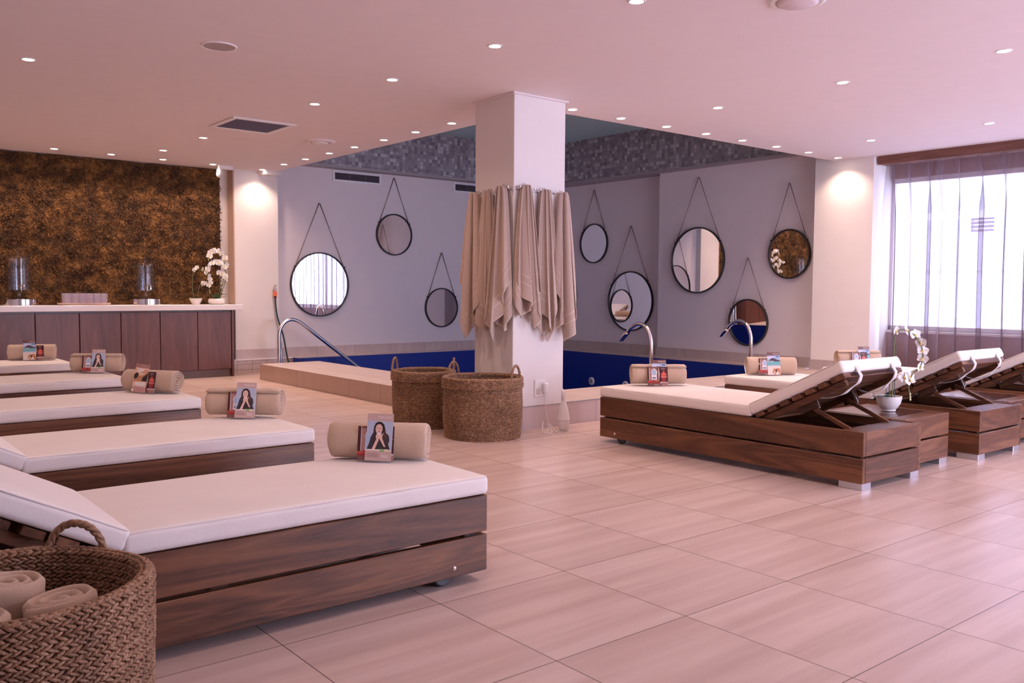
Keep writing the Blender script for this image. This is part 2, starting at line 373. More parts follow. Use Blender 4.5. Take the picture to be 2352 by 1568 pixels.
# ledges round the far sides of the pool, deck on the right
m = MB(); m.box(5.27, 9.95, 11.206, 11.37, -.3, .186); m.box(5.27, 9.95, 11.196, 11.21, .172, .186); struct('trim_3', m, M['kerb'])
m = MB(); m.box(x1+.006, 9.95, 6.926, 11.20, -.3, .186); m.box(x1-.004, x1+.01, 6.92, 11.20, .172, .186)
m.add([(8.42, 6.12, .19), (9.60, 6.12, .19), (9.80, 6.12, .19), (9.80, 6.92, .19), (9.47, 6.92, .19)], [(0, 1, 2, 3, 4)])
struct('trim_4', m, M['kerb'])
# raised kerb (left arm and right arm)
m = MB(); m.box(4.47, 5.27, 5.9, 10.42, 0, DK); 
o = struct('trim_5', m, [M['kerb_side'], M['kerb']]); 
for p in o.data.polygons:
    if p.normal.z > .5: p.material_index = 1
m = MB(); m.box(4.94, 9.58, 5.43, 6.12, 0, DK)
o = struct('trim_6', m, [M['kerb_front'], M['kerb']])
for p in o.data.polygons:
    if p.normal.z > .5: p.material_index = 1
# step behind the left kerb (end of the pool)
m = MB(); m.box(5.05, 5.26, 10.42, 11.22, -.3, .02); struct('trim_7', m, M['kerb_side'])
m = MB(); m.bbox(4.955, 9.58, 5.424, 5.432, DK-.006, DK+.003, .001); m.bbox(4.42, 4.955, 5.39, 5.40, DK-.005, DK+.005, .001); struct('trim_8', m, M['steel'])
# pillar
m = MB(); m.bbox(4.415, 4.955, 5.415, 5.92, 0, H-.012, .004); struct('wall_pillar', m, M['wall'])
m = MB(); m.box(4.405, 4.965, 5.395, 5.93, 0, DK); struct('baseboard_pillar', m, M['skirt_x'])
m = MB(); m.box(4.395, 4.975, 5.395, 5.94, H-.014, H); struct('trim_9', m, M['ceiling'])
# baseboards
m = MB(); m.box(5.09, 9.93, YF-.02, YF, .186, .318); struct('baseboard_left_pool', m, M['skirt_x'])
m = MB(); m.box(4.49, 5.11, 11.235, 11.25, .19, .318); struct('baseboard_left_column', m, M['skirt_x'])
m = MB(); m.box(4.40, 5.12, 11.20, 11.25, 0, .18); struct('wall_left_riser', m, M['riser'])
m = MB(); m.box(4.40, 5.27, 11.19, 11.25, .18, .19); struct('trim_10', m, M['white'])
m = MB(); m.box(9.905, 9.93, 8.64, YF, .186, .312); m.box(9.725, 9.75, 6.0, 8.65, .186, .312); struct('baseboard_right_pool', m, M['skirt_y'])
m = MB(); m.box(9.54, 9.56, 5.26, 6.03, .19, .31); m.box(9.54, 9.60, 5.26, 5.28, 0, .31); struct('baseboard_right_column', m, M['skirt_y'])

# window wall (right) with openings
WY0, WY1, WZ0, WZ1 = -2.0, 5.30, .685, 2.43
m = MB(); X0, X1 = XR, XR+.2
m.box(X0, X1, YB, 5.35, 0, WZ0); m.box(X0, X1, YB, 5.35, WZ1, H+.2); m.box(X0, X1, YB, WY0, WZ0, WZ1); m.box(X0, X1, WY1, 5.4, WZ0, WZ1)
struct('wall_right', m, plain('wall_backlit_shade', (.34, .21, .185), .8))  # brown puts the shade of the backlit wall into its colour
def window(name, axis, a0, a1, z0, z1, pos, mull):
    f = MB(); t = .055
    def bar(p0, p1, q0, q1):
        if axis == 'y': f.bbox(pos-.03, pos+.03, p0, p1, q0, q1, .004)
        else: f.bbox(p0, p1, pos-.03, pos+.03, q0, q1, .004)
    bar(a0, a1, z0, z0+t); bar(a0, a1, z1-t, z1); bar(a0, a0+t, z0, z1); bar(a1-t, a1, z0, z1)
    for k in mull: bar(k-.025, k+.025, z0, z1)
    w = struct(name, f, M['whiteframe'])
    gl = MB()
    if axis == 'y': gl.box(pos-.003, pos+.003, a0+t, a1-t, z0+t, z1-t)
    else: gl.box(a0+t, a1-t, pos-.003, pos+.003, z0+t, z1-t)
    gl.build('glass_pane', M['pane'], w)
    return w
w = window('window_1', 'y', WY0, WY1, WZ0, WZ1, XR+.06, [3.3, 1.4, -.5])
m = MB(); m.bbox(XR-.02, XR+.05, WY0, WY1, WZ0-.03, WZ0, .004); m.build('window_sill', M['white'], w)
# back wall (behind the camera) with a wide window, and daylight openings
m = MB(); bz0, bz1, bx0, bx1 = .4, 2.45, 3.5, 9.4
m.box(XL, 10.2, YB-.2, YB, 0, bz0); m.box(XL, 10.2, YB-.2, YB, bz1, H+.2); m.box(XL, bx0, YB-.2, YB, bz0, bz1); m.box(bx1, 10.2, YB-.2, YB, bz0, bz1)
struct('wall_back', m, M['wall'])
window('window_2', 'x', bx0, bx1, bz0, bz1, YB-.08, [4.975, 6.45, 7.925])

# pelmet and sheer curtain
m = MB(); m.bbox(9.60, 9.80, -2.4, 5.255, 2.563, H, .004); m.bbox(9.597, 9.62, -2.4, 5.26, 2.560, H-.002, .004)
tag(m.build('curtain_pelmet', M['pelmet']), 'brown wooden pelmet box running along the ceiling above the sheer curtain', 'pelmet')
fy = [5.22]; 
rnd = random.Random(3)
while fy[-1] > -2.3: fy.append(fy[-1]-rnd.uniform(.05, .15))
def cur(u, v):
    k = u*(len(fy)-1); i = min(int(k), len(fy)-2); y = fy[i]+(fy[i+1]-fy[i])*(k-i)
    z = 2.57 - v*2.55
    sway = .10*v*(noise.noise(Vector((y*.9, 3.3, 0)))) 
    amp = .026 + .014*noise.noise(Vector((y*2.1, 0, 1.7))) + .022*v*(.6+noise.noise(Vector((y*1.3, 7.7, 0))))
    ph = k*2*PI/2.0 + .8*noise.noise(Vector((y*1.7, v*1.1, 0)))
    g2 = max(0, 1-v*9); 
    x = 9.72 + amp*math.sin(ph) + .010*g2*math.sin(ph*2.3)
    B = (.028 + .045*max(0, noise.noise(Vector((y*2.3, 5.1, 0)))+.25))*min(1, v*5)
    y += B*math.cos(ph)
    return Vector((x, y - sway*.8, z))
m = MB(); m.grid(cur, (len(fy)-1)*8+1, 30)
cu = m.build('sheer_curtain', M['sheer'], smooth=True, recalc=False)
tag(cu, 'sheer mauve curtain hanging to the floor in front of the bright window', 'curtain')

# exterior seen faintly through the window, plus an unseen roof slab
m = MB(); m.box(XR+.2, 40, -20, 25, -.5, -.05); struct('floor_outside', m, plain('outside_paving', (.75, .75, .78), .8))
m = MB(); m.box(15.5, 15.7, -8, 16, -.05, 3.6); m.box(15.42, 15.5, -8, 16, 1.5, 1.56); m.box(13.0, 15.7, -8, 16, 3.5, 3.6); struct('wall_outside', m, plain('outside_render', (.68, .70, .78), .8))  # the roof slab on top is out of view, added to block sky
t = thing('carport_canopy', 'pale carport canopy with slatted end outside the window', 'canopy', (14, 7, -.05))
m = MB(); m.bbox(-.06, .06, -1.2, 3.5, 2.30, 2.42, .005); m.build('beam', M['whiteframe'], t)
m = MB(); m.bbox(-.05, .05, -.88, -.80, 0, 2.36, .005); m.build('post', M['whiteframe'], t)
m = MB()
for k in range(4): m.bbox(-.05, .05, -1.18, -.88, 2.10+k*.06, 2.13+k*.06, .003)
m.build('slats', M['vent_dark'], t)

# ================================================================== CEILING FITTINGS
def downlight(x, y, label, first=[None]):
    if first[0] is None:
        t = thing('downlight', label, 'ceiling light', (x, y, H), 0, 'recessed downlights')
        m = MB(); m.lathe([(.036, -.001), (.038, -.004), (.048, -.004), (.050, 0), (.036, .02)], 28, caps=False); m.build('bezel', M['white'], t, smooth='auto')
        m = MB(); m.lathe([(.0005, -.0032), (.037, -.0028), (.037, 0)], 28, caps=False); m.build('lens', M['lens'], t)
        L = bpy.data.lights.new('lamp', 'SPOT'); L.energy = 22; L.color = (1, .69, .55); L.spot_size = R(128); L.spot_blend = .75; L.shadow_soft_size = .035
        lo = bpy.data.objects.new('bulb', L); C.objects.link(lo); lo.parent = t; lo.location = (0, 0, -.012)
        first[0] = t; return t
    return dup(first[0], (x, y, H), 0, label)
rowL = [6.80, 7.41, 8.01, 8.62, 9.20, 9.80, 10.39]
for i, y in enumerate(rowL):
    where = ['nearest the pillar', 'second from the pillar', 'third from the pillar', 'in the middle', 'third from its far end', 'next to last one', 'last of them'][i]
    downlight(4.797, y, 'small downlight in the row along the left pool edge, %s' % where)
downlight(4.80, 11.04, 'round downlight washing the white column beside the moss wall')
rowR = [(5.21, 'beside the right of the pillar'), (5.80, 'second right of the pillar'), (6.41, 'third right of the pillar'), (6.99, 'fourth right of the pillar'), (7.57, 'fifth right of the pillar'), (8.16, 'third before the right column'), (8.76, 'second before the right column')]
for x, w_ in rowR: downlight(x, 5.61, 'small downlight in the row along the right pool edge, %s' % w_)
downlight(9.36, 5.61, 'round downlight washing the column beside the curtain')
for (x, y, s_) in [(3.54, 3.32, 'at the top edge of the photo'), (3.50, 4.49, 'above and left of the pillar top'), (3.48, 5.69, 'second of the diagonal row left of the pillar'), (3.44, 6.85, 'above the square ceiling vent, right of it'),
                   (3.33, 9.12, 'just beyond the square ceiling vent'), (3.29, 10.25, 'upper of the stacked pair near the moss wall'), (3.52, 10.98, 'lower of the stacked pair near the moss wall'),
                   (4.13, 10.99, 'close above the moss wall beside the security camera'), (2.33, 10.95, 'leftmost close above the moss wall'), (2.93, 10.96, 'second from left close above the moss wall'),
                   (6.08, 4.76, 'on the right ceiling nearest the pool row'), (6.04, 3.60, 'large on the right ceiling, middle of three'), (6.03, 2.48, 'large at the right edge of the photo'),
                   (8.48, 3.59, 'above the curtain at the right'), (8.54, 4.76, 'left of the pelmet end')]:
    downlight(x, y, 'round recessed downlight %s' % s_)
for (x, y) in [(3.5, 2.1), (3.5, .8), (6.05, 1.3), (6.05, 0), (8.5, 2.4), (8.5, 1.2), (1.3, 2.1), (1.3, 4.4), (1.3, 6.8), (-.6, 4.4), (-.6, 7.0), (1.1, 9.6), (.9, 10.96), (-.2, 10.96), (1.65, 10.96)]:  # unseen lamps: ceiling rows carried on, further ones added as fill
    downlight(x, y, 'assumed round recessed downlight outside the picture on the near side')

t = thing('ceiling_speaker', 'flush round grey speaker grille in the ceiling at upper left', 'speaker', (2.167, 5.635, H))
m = MB(); m.lathe([(.0005, -.004), (.098, -.004), (.100, 0)], 40, caps=False); m.build('grille', plain('grille_grey', (.42, .34, .33), .7), t)
m = MB(); m.lathe([(.098, 0), (.099, -.006), (.111, -.006), (.113, 0)], 40, caps=False); m.build('rim', M['white'], t, smooth='auto')
t = thing('ceiling_diffuser', 'large round ceiling fitting cut by the top edge of the photo', 'ceiling fitting', (4.17, 2.76, H))
m = MB(); m.lathe([(.0005, -.030), (.085, -.028), (.108, -.018), (.112, 0)], 40, caps=False); m.build('grille', plain('fitting_pink', (.70, .60, .62), .7), t, smooth=True)
m = MB(); m.lathe([(.112, -.010), (.130, -.016), (.146, -.010), (.150, 0)], 40, caps=False); m.build('rim', M['white'], t, smooth=True)
t = thing('air_diffuser', 'small round stepped air diffuser on the ceiling near the pool edge', 'air diffuser', (4.33, 8.50, H))
m = MB(); m.lathe([(.0005, -.035), (.07, -.035), (.085, -.02), (.09, -.02)], 32, caps=False); m.build('disc', M['white'], t, smooth='auto')
m = MB(); m.lathe([(.09, .001), (.10, -.02), (.14, -.022), (.155, -.006), (.16, .001)], 32, caps=False); m.build('ring', M['ceiling'], t, smooth='auto')
t = thing('ceiling_vent', 'square dark return air vent with white frame in the ceiling', 'vent', (3.43, 8.11, H))
m = MB()
for a in (0, 1):
    for s_ in (-1, 1):
        if a: m.bbox(-.305, .305, s_*.28-.025, s_*.28+.025, -.014, 0, .003)
        else: m.bbox(s_*.28-.025, s_*.28+.025, -.255, .255, -.014, 0, .003)
m.build('frame', M['white'], t)
m = MB(); m.box(-.255, .255, -.255, .255, -.003, -.001, 1)
for k in range(26): m.box(-.25, .25, -.25+k*.02, -.244+k*.02, -.010, -.003, 0)
m.build('louvres', [M['vent_dark'], M['darkgap']], t)
# wall vents
for i, (xa, xb) in enumerate(((5.965, 6.755), (8.04, 8.83))):
    t = thing('wall_vent', ['white framed air vent high on the mirror wall, left of the small upper mirror', 'white framed air vent partly hidden behind the pillar'][i], 'vent', ((xa+xb)/2, YF, 2.71), 0, 'air vents on the pool wall')
    w2 = (xb-xa)/2; m = MB(); fz = .078
    m.bbox(-w2, w2, -.02, 0, fz-.03, fz, .003); m.bbox(-w2, w2, -.02, 0, -fz, -fz+.03, .003); m.bbox(-w2, -w2+.035, -.019, 0, -fz+.03, fz-.03, .002); m.bbox(w2-.035, w2, -.019, 0, -fz+.03, fz-.03, .002)
    m.build('frame', M['whiteframe'], t)
    m = MB(); m.box(-w2+.03, w2-.03, -.004, -.001, -fz+.02, fz-.02, 1)
    for k in range(6): m.box(-w2+.03, w2-.03, -.014, -.004, -.045+k*.017, -.040+k*.017, 0)
    for k in (-1, 1): m.box(k*w2/3-.006, k*w2/3+.006, -.016, -.004, -.05, .05, 0)
    m.build('louvres', [M['vent_dark'], M['darkgap']], t)
# security camera
t = thing('security_camera', 'small white security camera hanging at the corner of the moss wall', 'camera', (4.33, 11.02, H))
m = MB(); m.bbox(-.12, .06, -.03, .03, -.045, .001, .002); m.build('bracket', M['white'], t)
m = MB(); T = Matrix.Translation((-.11, 0, -.10)) @ Matrix.Rotation(R(8), 4, 'Y')
m.lathe([(.0005, -.055), (.022, -.050), (.034, -.02), (.034, .045), (.02, .062), (.0005, .063)], 20, T=T, caps=False); m.build('dome', M['white'], t, smooth=True)

# ================================================================== MIRRORS
def mirror(x, y, z, r, apex, face, label, yaw=0, lean=0):
    # built facing -Y at origin; face 'x' turns it to face -X
    t = thing('round_mirror', label, 'mirror', (x, y, z), 0 if face == 'y' else -PI/2, 'round hanging mirrors round the pool')
    t.rotation_euler = (R(lean), 0, t.rotation_euler.z + R(yaw))
    m = MB(); n = 72; fr = .016
    m.lathe([(r-.012, .0), (r-.012, .030), (r-.009, .034), (r+.002, .034), (r+.006, .030), (r+.006, 0)], n, T=Matrix.Rotation(PI/2, 4, 'X')); 
    # lathe axis now along -Y
    m2 = MB(); m2.lathe([(r-.012, 0), (r-.012, .030), (r-.009, .034), (r+.002, .034), (r+.006, .030), (r+.006, 0)], n, T=Matrix.Rotation(PI/2, 4, 'X'), caps=False)
    m2.build('frame', M['black'], t, smooth='auto')
    m = MB(); m.lathe([(.0005, .016), (r-.012, .016)], n, T=Matrix.Rotation(PI/2, 4, 'X'), caps=False); m.build('mirror_glass', M['mirror'], t)
    ang = R(33); kx, kz = (r+.004)*math.cos(ang), (r+.004)*math.sin(ang); h = apex-z
    for s_ in (-1, 1):
        k = MB(); k.lathe([(.0005, .018), (.012, .016), (.014, .0), (.012, -.016), (.0005, -.018)], 12, T=Matrix.Translation((s_*kx, -.02, kz)) @ Matrix.Rotation(s_*(PI/2-ang), 4, 'Y'), caps=False); k.build('strap_knob', M['black'], t, smooth=True)
    k = MB()
    for s_ in (-1, 1):
        for q in (0, 1):
            p0 = Vector((s_*kx, -.02+q*.012, kz)); p1 = Vector((s_*.004, -.006-.012*q, h))
            k.tube([p0, p0.lerp(p1, .5), p1], .0032, 6)
    k.build('rope', plain('mirror_rope_%d' % int(z*100), (.20, .14, .13), .8), t)
    k = MB(); k.tube([(0, 0, h), (0, -.028, h+.004)], .004, 8); k.lathe([(.0005, -.004), (.009, -.003), (.009, .003), (.0005, .004)], 10, T=Matrix.Translation((0, -.03, h+.004)) @ Matrix.Rotation(PI/2, 4, 'X'), caps=False); k.build('nail', M['steel'], t)
    return t
Y = YF-.004
mirror(5.76, Y, 1.18, .442, 2.312, 'y', 'large round black-framed mirror above the handrail, curtain reflected in it')
mirror(6.97, Y, 1.925, .300, 2.755, 'y', 'small round mirror hung highest on the left pool wall beneath the air vent')
mirror(7.82, Y, .842, .298, 1.688, 'y', 'small round mirror hung low just left of the towels')
X_ = 9.926
mirror(X_, 10.84, 1.017, .30, 1.883, 'x', 'round mirror almost hidden behind the right edge of the hanging towels')
mirror(X_, 10.145, 1.865, .305, 2.705, 'x', 'small round mirror hung high just right of the pillar')
mirror(X_-.010, 9.333, .962, .448, 2.098, 'x', 'large round mirror behind the first water spout', 1.2)
X_ = 9.746
mirror(X_-.011, 7.91, 1.546, .448, 2.682, 'x', 'large round mirror high on the nearer pool wall section', 1.3)
mirror(X_-.018, 6.455, 1.593, .305, 2.469, 'x', 'small round mirror beside the right column reflecting moss', -2.3, 1.8)
mirror(X_-.011, 7.055, .716, .302, 1.560, 'x', 'small low round mirror behind the second water spout, blue reflected in it', 0, 1.9)

# ================================================================== POOL FITTINGS
def arc_pts(ctrl, n=10):
    out = []; c = [Vector(p) for p in ctrl]; c = [c[0]*2-c[1]] + c + [c[-1]*2-c[-2]]
    for i in range(1, len(c)-2):
        for k in range(n):
            t = k/n; a, b, d, e = c[i-1], c[i], c[i+1], c[i+2]
            out.append(.5*((2*b)+(-a+d)*t+(2*a-5*b+4*d-e)*t*t+(-a+3*b-3*d+e)*t**3))
    out.append(c[-2]); return out
def spout(x, label, zt):
    t = thing('water_spout', label, 'water spout', (x, 6.03, DK), 0, 'chrome water spouts on the pool edge')
    k = zt
    pts = [(0, 0, .0), (0, 0, .20), (0, 0, .36), (0, .012, .45), (0, .055, .545), (0, .125, .588), (0, .20, .590), (0, .28, .55), (0, .335, .495)]
    m = MB(); m.tube(arc_pts(pts, 8), .0205, 18); m.build('pipe', M['chrome'], t, smooth='auto')
    T = Matrix.Translation((0, .325, .505)) @ Matrix.Rotation(R(-140), 4, 'X')
    m = MB()
    def f(u, v):
        a = u*2*PI; k_ = min(1, v*4); w = .021+.011*k_; h = (.021+.010*k_)*(1-v)+.004
        p = Vector((w*math.cos(a), h*math.sin(a)-.006*k_, .135*v)); return T @ p
    m.grid(f, 20, 13, closeu=True); m.build('nozzle', M['chrome'], t, smooth=True)
    m = MB(); m.lathe([(.045, 0), (.045, .006), (.030, .012), (.021, .02)], 24); m.build('flange', M['chrome'], t, smooth='auto')
spout(6.715, 'chrome swan-neck water spout behind the nearest right lounger towel roll', 0)
spout(8.375, 'chrome swan-neck water spout farther right, in front of the low round mirror', 0)
# inlets
for i, y in enumerate((9.70, 8.99)):
    t = thing('pool_inlet', ['round white inlet fitting on the blue pool wall right of the pillar', 'round white inlet fitting just peeping over the pool kerb'][i], 'pool inlet', (9.468, y, -.262), -PI/2, 'pool inlets')
    T = Matrix.Rotation(PI/2, 4, 'X')
    m = MB(); m.lathe([(.030, .016), (.052, .014), (.062, .004), (.062, 0)], 26, T=T, caps=False); m.build('flange', M['white'], t, smooth='auto')
    m = MB(); m.lathe([(.0005, .022), (.010, .020), (.014, .012), (.031, .014)], 26, T=T, caps=False); m.build('nozzle', plain('inlet_grey%d' % i, (.30, .27, .28), .4), t, smooth='auto')
# handrail
t = thing('handrail', 'curved stainless pool handrail sloping down into the water-side at left', 'handrail', (4.93, 10.85, 0))
pts = [(-.01, 0, 0), (-.01, 0, .30), (-.01, 0, .52), (.02, 0, .62), (.085, 0, .69), (.17, 0, .715), (.27, 0, .685), (.36, 0, .622), (.70, 0, .37), (1.20, 0, .0), (1.62, 0, -.31)]
m = MB(); m.tube(arc_pts(pts, 7), .024, 16); m.build('rail', M['steel'], t, smooth='auto')
m = MB(); m.tube([(.035, .03, 0), (.03, .03, .28), (.0, .03, .50)], .019, 14); m.build('post', M['steel'], t, smooth='auto')
m = MB(); m.lathe([(.05, 0), (.05, .008), (.028, .014), (.025, .03)], 20, T=Matrix.Translation((-.01, 0, 0))); m.build('flange', M['steel'], t)
# hose + tap
t = thing('garden_hose', 'dark rubber hose with orange connector hanging from a wall tap by the column', 'hose', (5.03, 11.235, 0))
m = MB(); m.tube(arc_pts([(.0, -.035, 1.03), (.005, -.035, .9), (.03, -.04, .72), (.09, -.07, .50), (.12, -.09, .30), (.15, -.11, .12), (.20, -.14, .02)], 7), .011, 10); m.build('hose', M['pipe'], t, smooth='auto')
m = MB(); m.lathe([(.0005, 0), (.020, 0), (.022, .035), (.018, .065), (.0005, .066)], 14, T=Matrix.Translation((0, -.035, 1.02)), caps=False); m.build('connector', M['orange'], t, smooth='auto')
m = MB(); m.lathe([(.0005, 0), (.018, 0), (.018, .03), (.0005, .03)], 14, T=Matrix.Translation((0, -.035, .99)), caps=False); m.build('collar', plain('dark_red', (.12, .01, .01), .4), t)
m = MB(); m.tube([(0, -.035, 1.08), (0, -.035, 1.13), (0, .0, 1.14), (0, .02, 1.14)], .012, 10); m.lathe([(.006, 0), (.018, .004), (.018, .014), (.006, .018)], 12, T=Matrix.Translation((0, -.035, 1.15))); m.tube([(-.035, -.035, 1.09), (.0, -.035, 1.095)], .007, 8); m.build('tap', M['chrome'], t, smooth='auto')

# ================================================================== MOSS PANEL + COUNTER
MX0, MX1, MY = -1.6, 4.375, 11.438
rn = random.Random(11)
m = MB()
def moss(u, v):
    x = MX0+(MX1-MX0)*u; z = .916+(H-.916-.006)*v
    d = .030*noise.fractal(Vector((x*5, z*5, 0)), 1, 2, 4)+.030
    e = min(1, min(u, 1-u)*200, 1)
    return Vector((x, MY-.015-max(.002, d)*e, z))
m.grid(moss, 430, 130)
for k in range(34000):
    x = rn.uniform(max(MX0, .6) if k % 8 else MX0, MX1-.01); z = rn.uniform(.94, H-.04)
    d = .030*noise.fractal(Vector((x*5, z*5, 0)), 1, 2, 4)+.035
    a = rn.uniform(0, 2*PI); L = rn.uniform(.015, .038); w = L*.22
    c = Vector((x, MY-.015-d, z)); dr = Vector((math.cos(a), rn.uniform(-.9, -.2), math.sin(a)*.8-.15)).normalized()*L
    sd = dr.cross(Vector((0, 1, 0))); sd = sd.normalized()*w if sd.length > 1e-6 else Vector((w, 0, 0))
    mid = c+dr*.5+Vector((0, -.004, .003)); m.add([c-sd*.4, c+sd*.4, mid+sd, c+dr, mid-sd], [(0, 1, 2, 4), (4, 2, 3)])
tag(m.build('moss_panel', M['moss'], smooth=True, recalc=False), 'wall panel of shaggy brown preserved moss behind the long counter', 'wall panel')

t = MB(); t.bbox(MX0, 4.49, 10.96, 11.436, .845, .912, .004); tag(t.build('worktop', M['counter']), 'long white stone worktop with overhanging end, on the brown cabinets', 'worktop')
edges = [4.346, 3.919, 3.465, 3.015, 2.565, 2.108, 1.655, 1.20, .745, .29]
nm = ['rightmost brown cabinet unit at the end of the counter', 'second brown cabinet unit from the counter\'s right end', 'third brown cabinet unit from the counter\'s right end', 'fourth brown cabinet unit from the right, behind the farthest loungers',
      'fifth brown cabinet unit from the right, left of the bigger door gap', 'brown cabinet unit at the left edge of the photo'] + ['brown cabinet unit beyond the left edge of the photo']*3
for i in range(len(edges)-1):
    xb, xa = edges[i], edges[i+1]; c = (xa+xb)/2; hw = (xb-xa)/2
    u = thing('cabinet_unit', nm[i], 'cabinet', (c, 11.0, 0), 0, 'cabinets under the long worktop')
    m = MB(); m.bbox(-hw, hw, .024, .40, .09, .843, .002); m.build('body', M['wood_dark'], u)
    gp = .006 if i != 4 else .010
    m = MB(); m.bbox(-hw+.002, hw-gp, 0, .02, .10, .822, .002); m.build('door', M['laminate'], u)
    m = MB(); m.bbox(-hw, hw, .05, .07, 0, .092, .001); m.build('toe_kick', plain('toe_kick_%d' % i, (.20, .14, .13), .4), u)
m = MB(); m.bbox(4.350, 4.376, 10.995, 11.40, 0, .843, .002); tag(m.build('counter_end_panel', M['laminate']), 'brown panel closing the right end of the counter down to the floor', 'panel')

# water dispensers on chrome bases
ZT = .9125
def dispenser(x, y, s, label, lab2):
    b = MB(); b.lathe([(.0005, 0), (.175, 0), (.178, .004), (.178, .070), (.172, .075), (.0005, .075)], 48, caps=False)
    tag(b.build('chrome_riser', M['chrome'], smooth='auto'), lab2, 'display riser', 'chrome risers under the dispensers').location = (x, y, ZT)
    t = thing('water_dispenser', label, 'drink dispenser', (x, y, ZT+.075), 0, 'glass water dispensers on the counter'); r = .108*s
    m = MB(); m.lathe([(.0005, 0), (.06, 0), (.062, .006), (.03, .014), (.022, .03), (.03, .045), (.022, .058), (.03, .07), (.05, .082), (.0005, .083)], 28, caps=False); m.build('pedestal', M['jar'], t, smooth=True)
    m = MB(); m.lathe([(.0005, .084), (r-.01, .084), (r, .094), (r, .40*s), (r-.004, .405*s), (r-.006, .40*s), (r-.006, .098), (r-.014, .092), (.0005, .092)], 40, caps=False); m.build('jar', M['jar'], t, smooth='auto')
    m = MB(); m.lathe([(.0005, .095), (r-.009, .097), (r-.009, .30*s), (.0005, .30*s)], 36, caps=False); m.build('water', M['jar'], t, smooth='auto')
    z0 = .407*s
    m = MB(); m.lathe([(r*.98, z0), (r*1.0, z0+.008), (r*.8, z0+.022), (.03, z0+.034), (.014, z0+.05), (.022, z0+.062), (.028, z0+.075), (.02, z0+.09), (.010, z0+.096), (.013, z0+.106), (.0005, z0+.114)], 36, caps=False); m.build('lid', M['jar'], t, smooth=True)
    m = MB(); m.tube([(.02, -r+.002, .125), (.02, -r-.03, .125), (.02, -r-.045, .105)], .009, 10); m.lathe([(.004, 0), (.010, .003), (.010, .02), (.004, .028)], 12, T=Matrix.Translation((.02, -r-.026, .133))); m.build('spigot', M['chrome'], t, smooth='auto')
dispenser(3.345, 11.15, 1.0, 'tall glass water dispenser with lid and spigot at the middle of the counter', 'round chrome riser under the middle glass dispenser')
dispenser(1.985, 11.15, 1.12, 'wider tall glass water dispenser at the left edge of the photo', 'round chrome riser under the left glass dispenser')
# tray of tumblers
m = MB(); m.lathe([(.0005, 0), (.265, 0), (.285, .014), (.290, .026), (.280, .026), (.27, .012), (.0005, .010)], 48, caps=False)
o = tag(m.build('serving_tray', plain('tray_pink', (.66, .47, .40), .4), smooth='auto'), 'low round pinkish tray under the glasses on the counter', 'tray'); o.location = (2.655, 11.15, ZT); o.scale = (1, .62, 1)
first = None; q = 0
for r_, (n_, yy) in enumerate(((6, -.095), (6, -.015), (6, .065))):
    for k in range(n_):
        x = 2.655 + (k-(n_-1)/2)*.078; y = 11.15+yy*1.0
        if first is None:
            m = MB(); m.lathe([(.0005, 0), (.030, 0), (.032, .004), (.037, .125), (.0355, .126), (.034, .123), (.029, .010), (.0005, .008)], 22, caps=False)
            first = tag(m.build('glass_tumbler', M['tumbler'], smooth='auto'), 'clear glass tumbler standing among the others on the round tray', 'glass', 'tumblers on the tray'); first.location = (x, y, ZT+.0115)
        else:
            o = first.copy(); C.objects.link(o); o.location = (x, y, ZT+.0115)

# ================================================================== ORCHIDS
def petal_mesh(L, W, cup=.25):
    def f(u, v):
        w = W*math.sin(PI*min(1, v*.93+.06))**.7*(1 if v < .97 else .5); x = (u-.5)*2*w/1
        return Vector((x, -cup*L*v*v + .12*abs(u-.5)*W*2, L*v))
    return f
def flower_parts(parent, pos, rot, s, fm={}):
    key = round(s, 3)
    if key not in fm:
        m = MB()
        for k, (a, L, W) in enumerate([(0, .030, .010), (125, .029, .010), (-125, .029, .010), (68, .030, .0175), (-68, .030, .0175)]):
            T = Matrix.Rotation(R(a), 4, 'Y'); f = petal_mesh(L*s, W*s); m.grid(lambda u, v: T @ f(u, v), 7, 7)
        T = Matrix.Rotation(R(180), 4, 'Y'); f = petal_mesh(.013*s, .006*s, .7); m.grid(lambda u, v: T @ f(u, v)+Vector((0, -.005*s, 0)), 5, 5, 1)
        m.lathe([(.0005, -.006*s), (.004*s, -.004*s), (.005*s, 0), (.0005, .004*s)], 8, 1, T=Matrix.Translation((0, -.006*s, 0)), caps=False)
        fm[key] = m.mesh('flower', [M['petal'], M['lip']], smooth=True, recalc=False)
    o = bpy.data.objects.new('flower', fm[key]); C.objects.link(o); o.parent = parent; o.location = pos; o.rotation_euler = rot
    return o
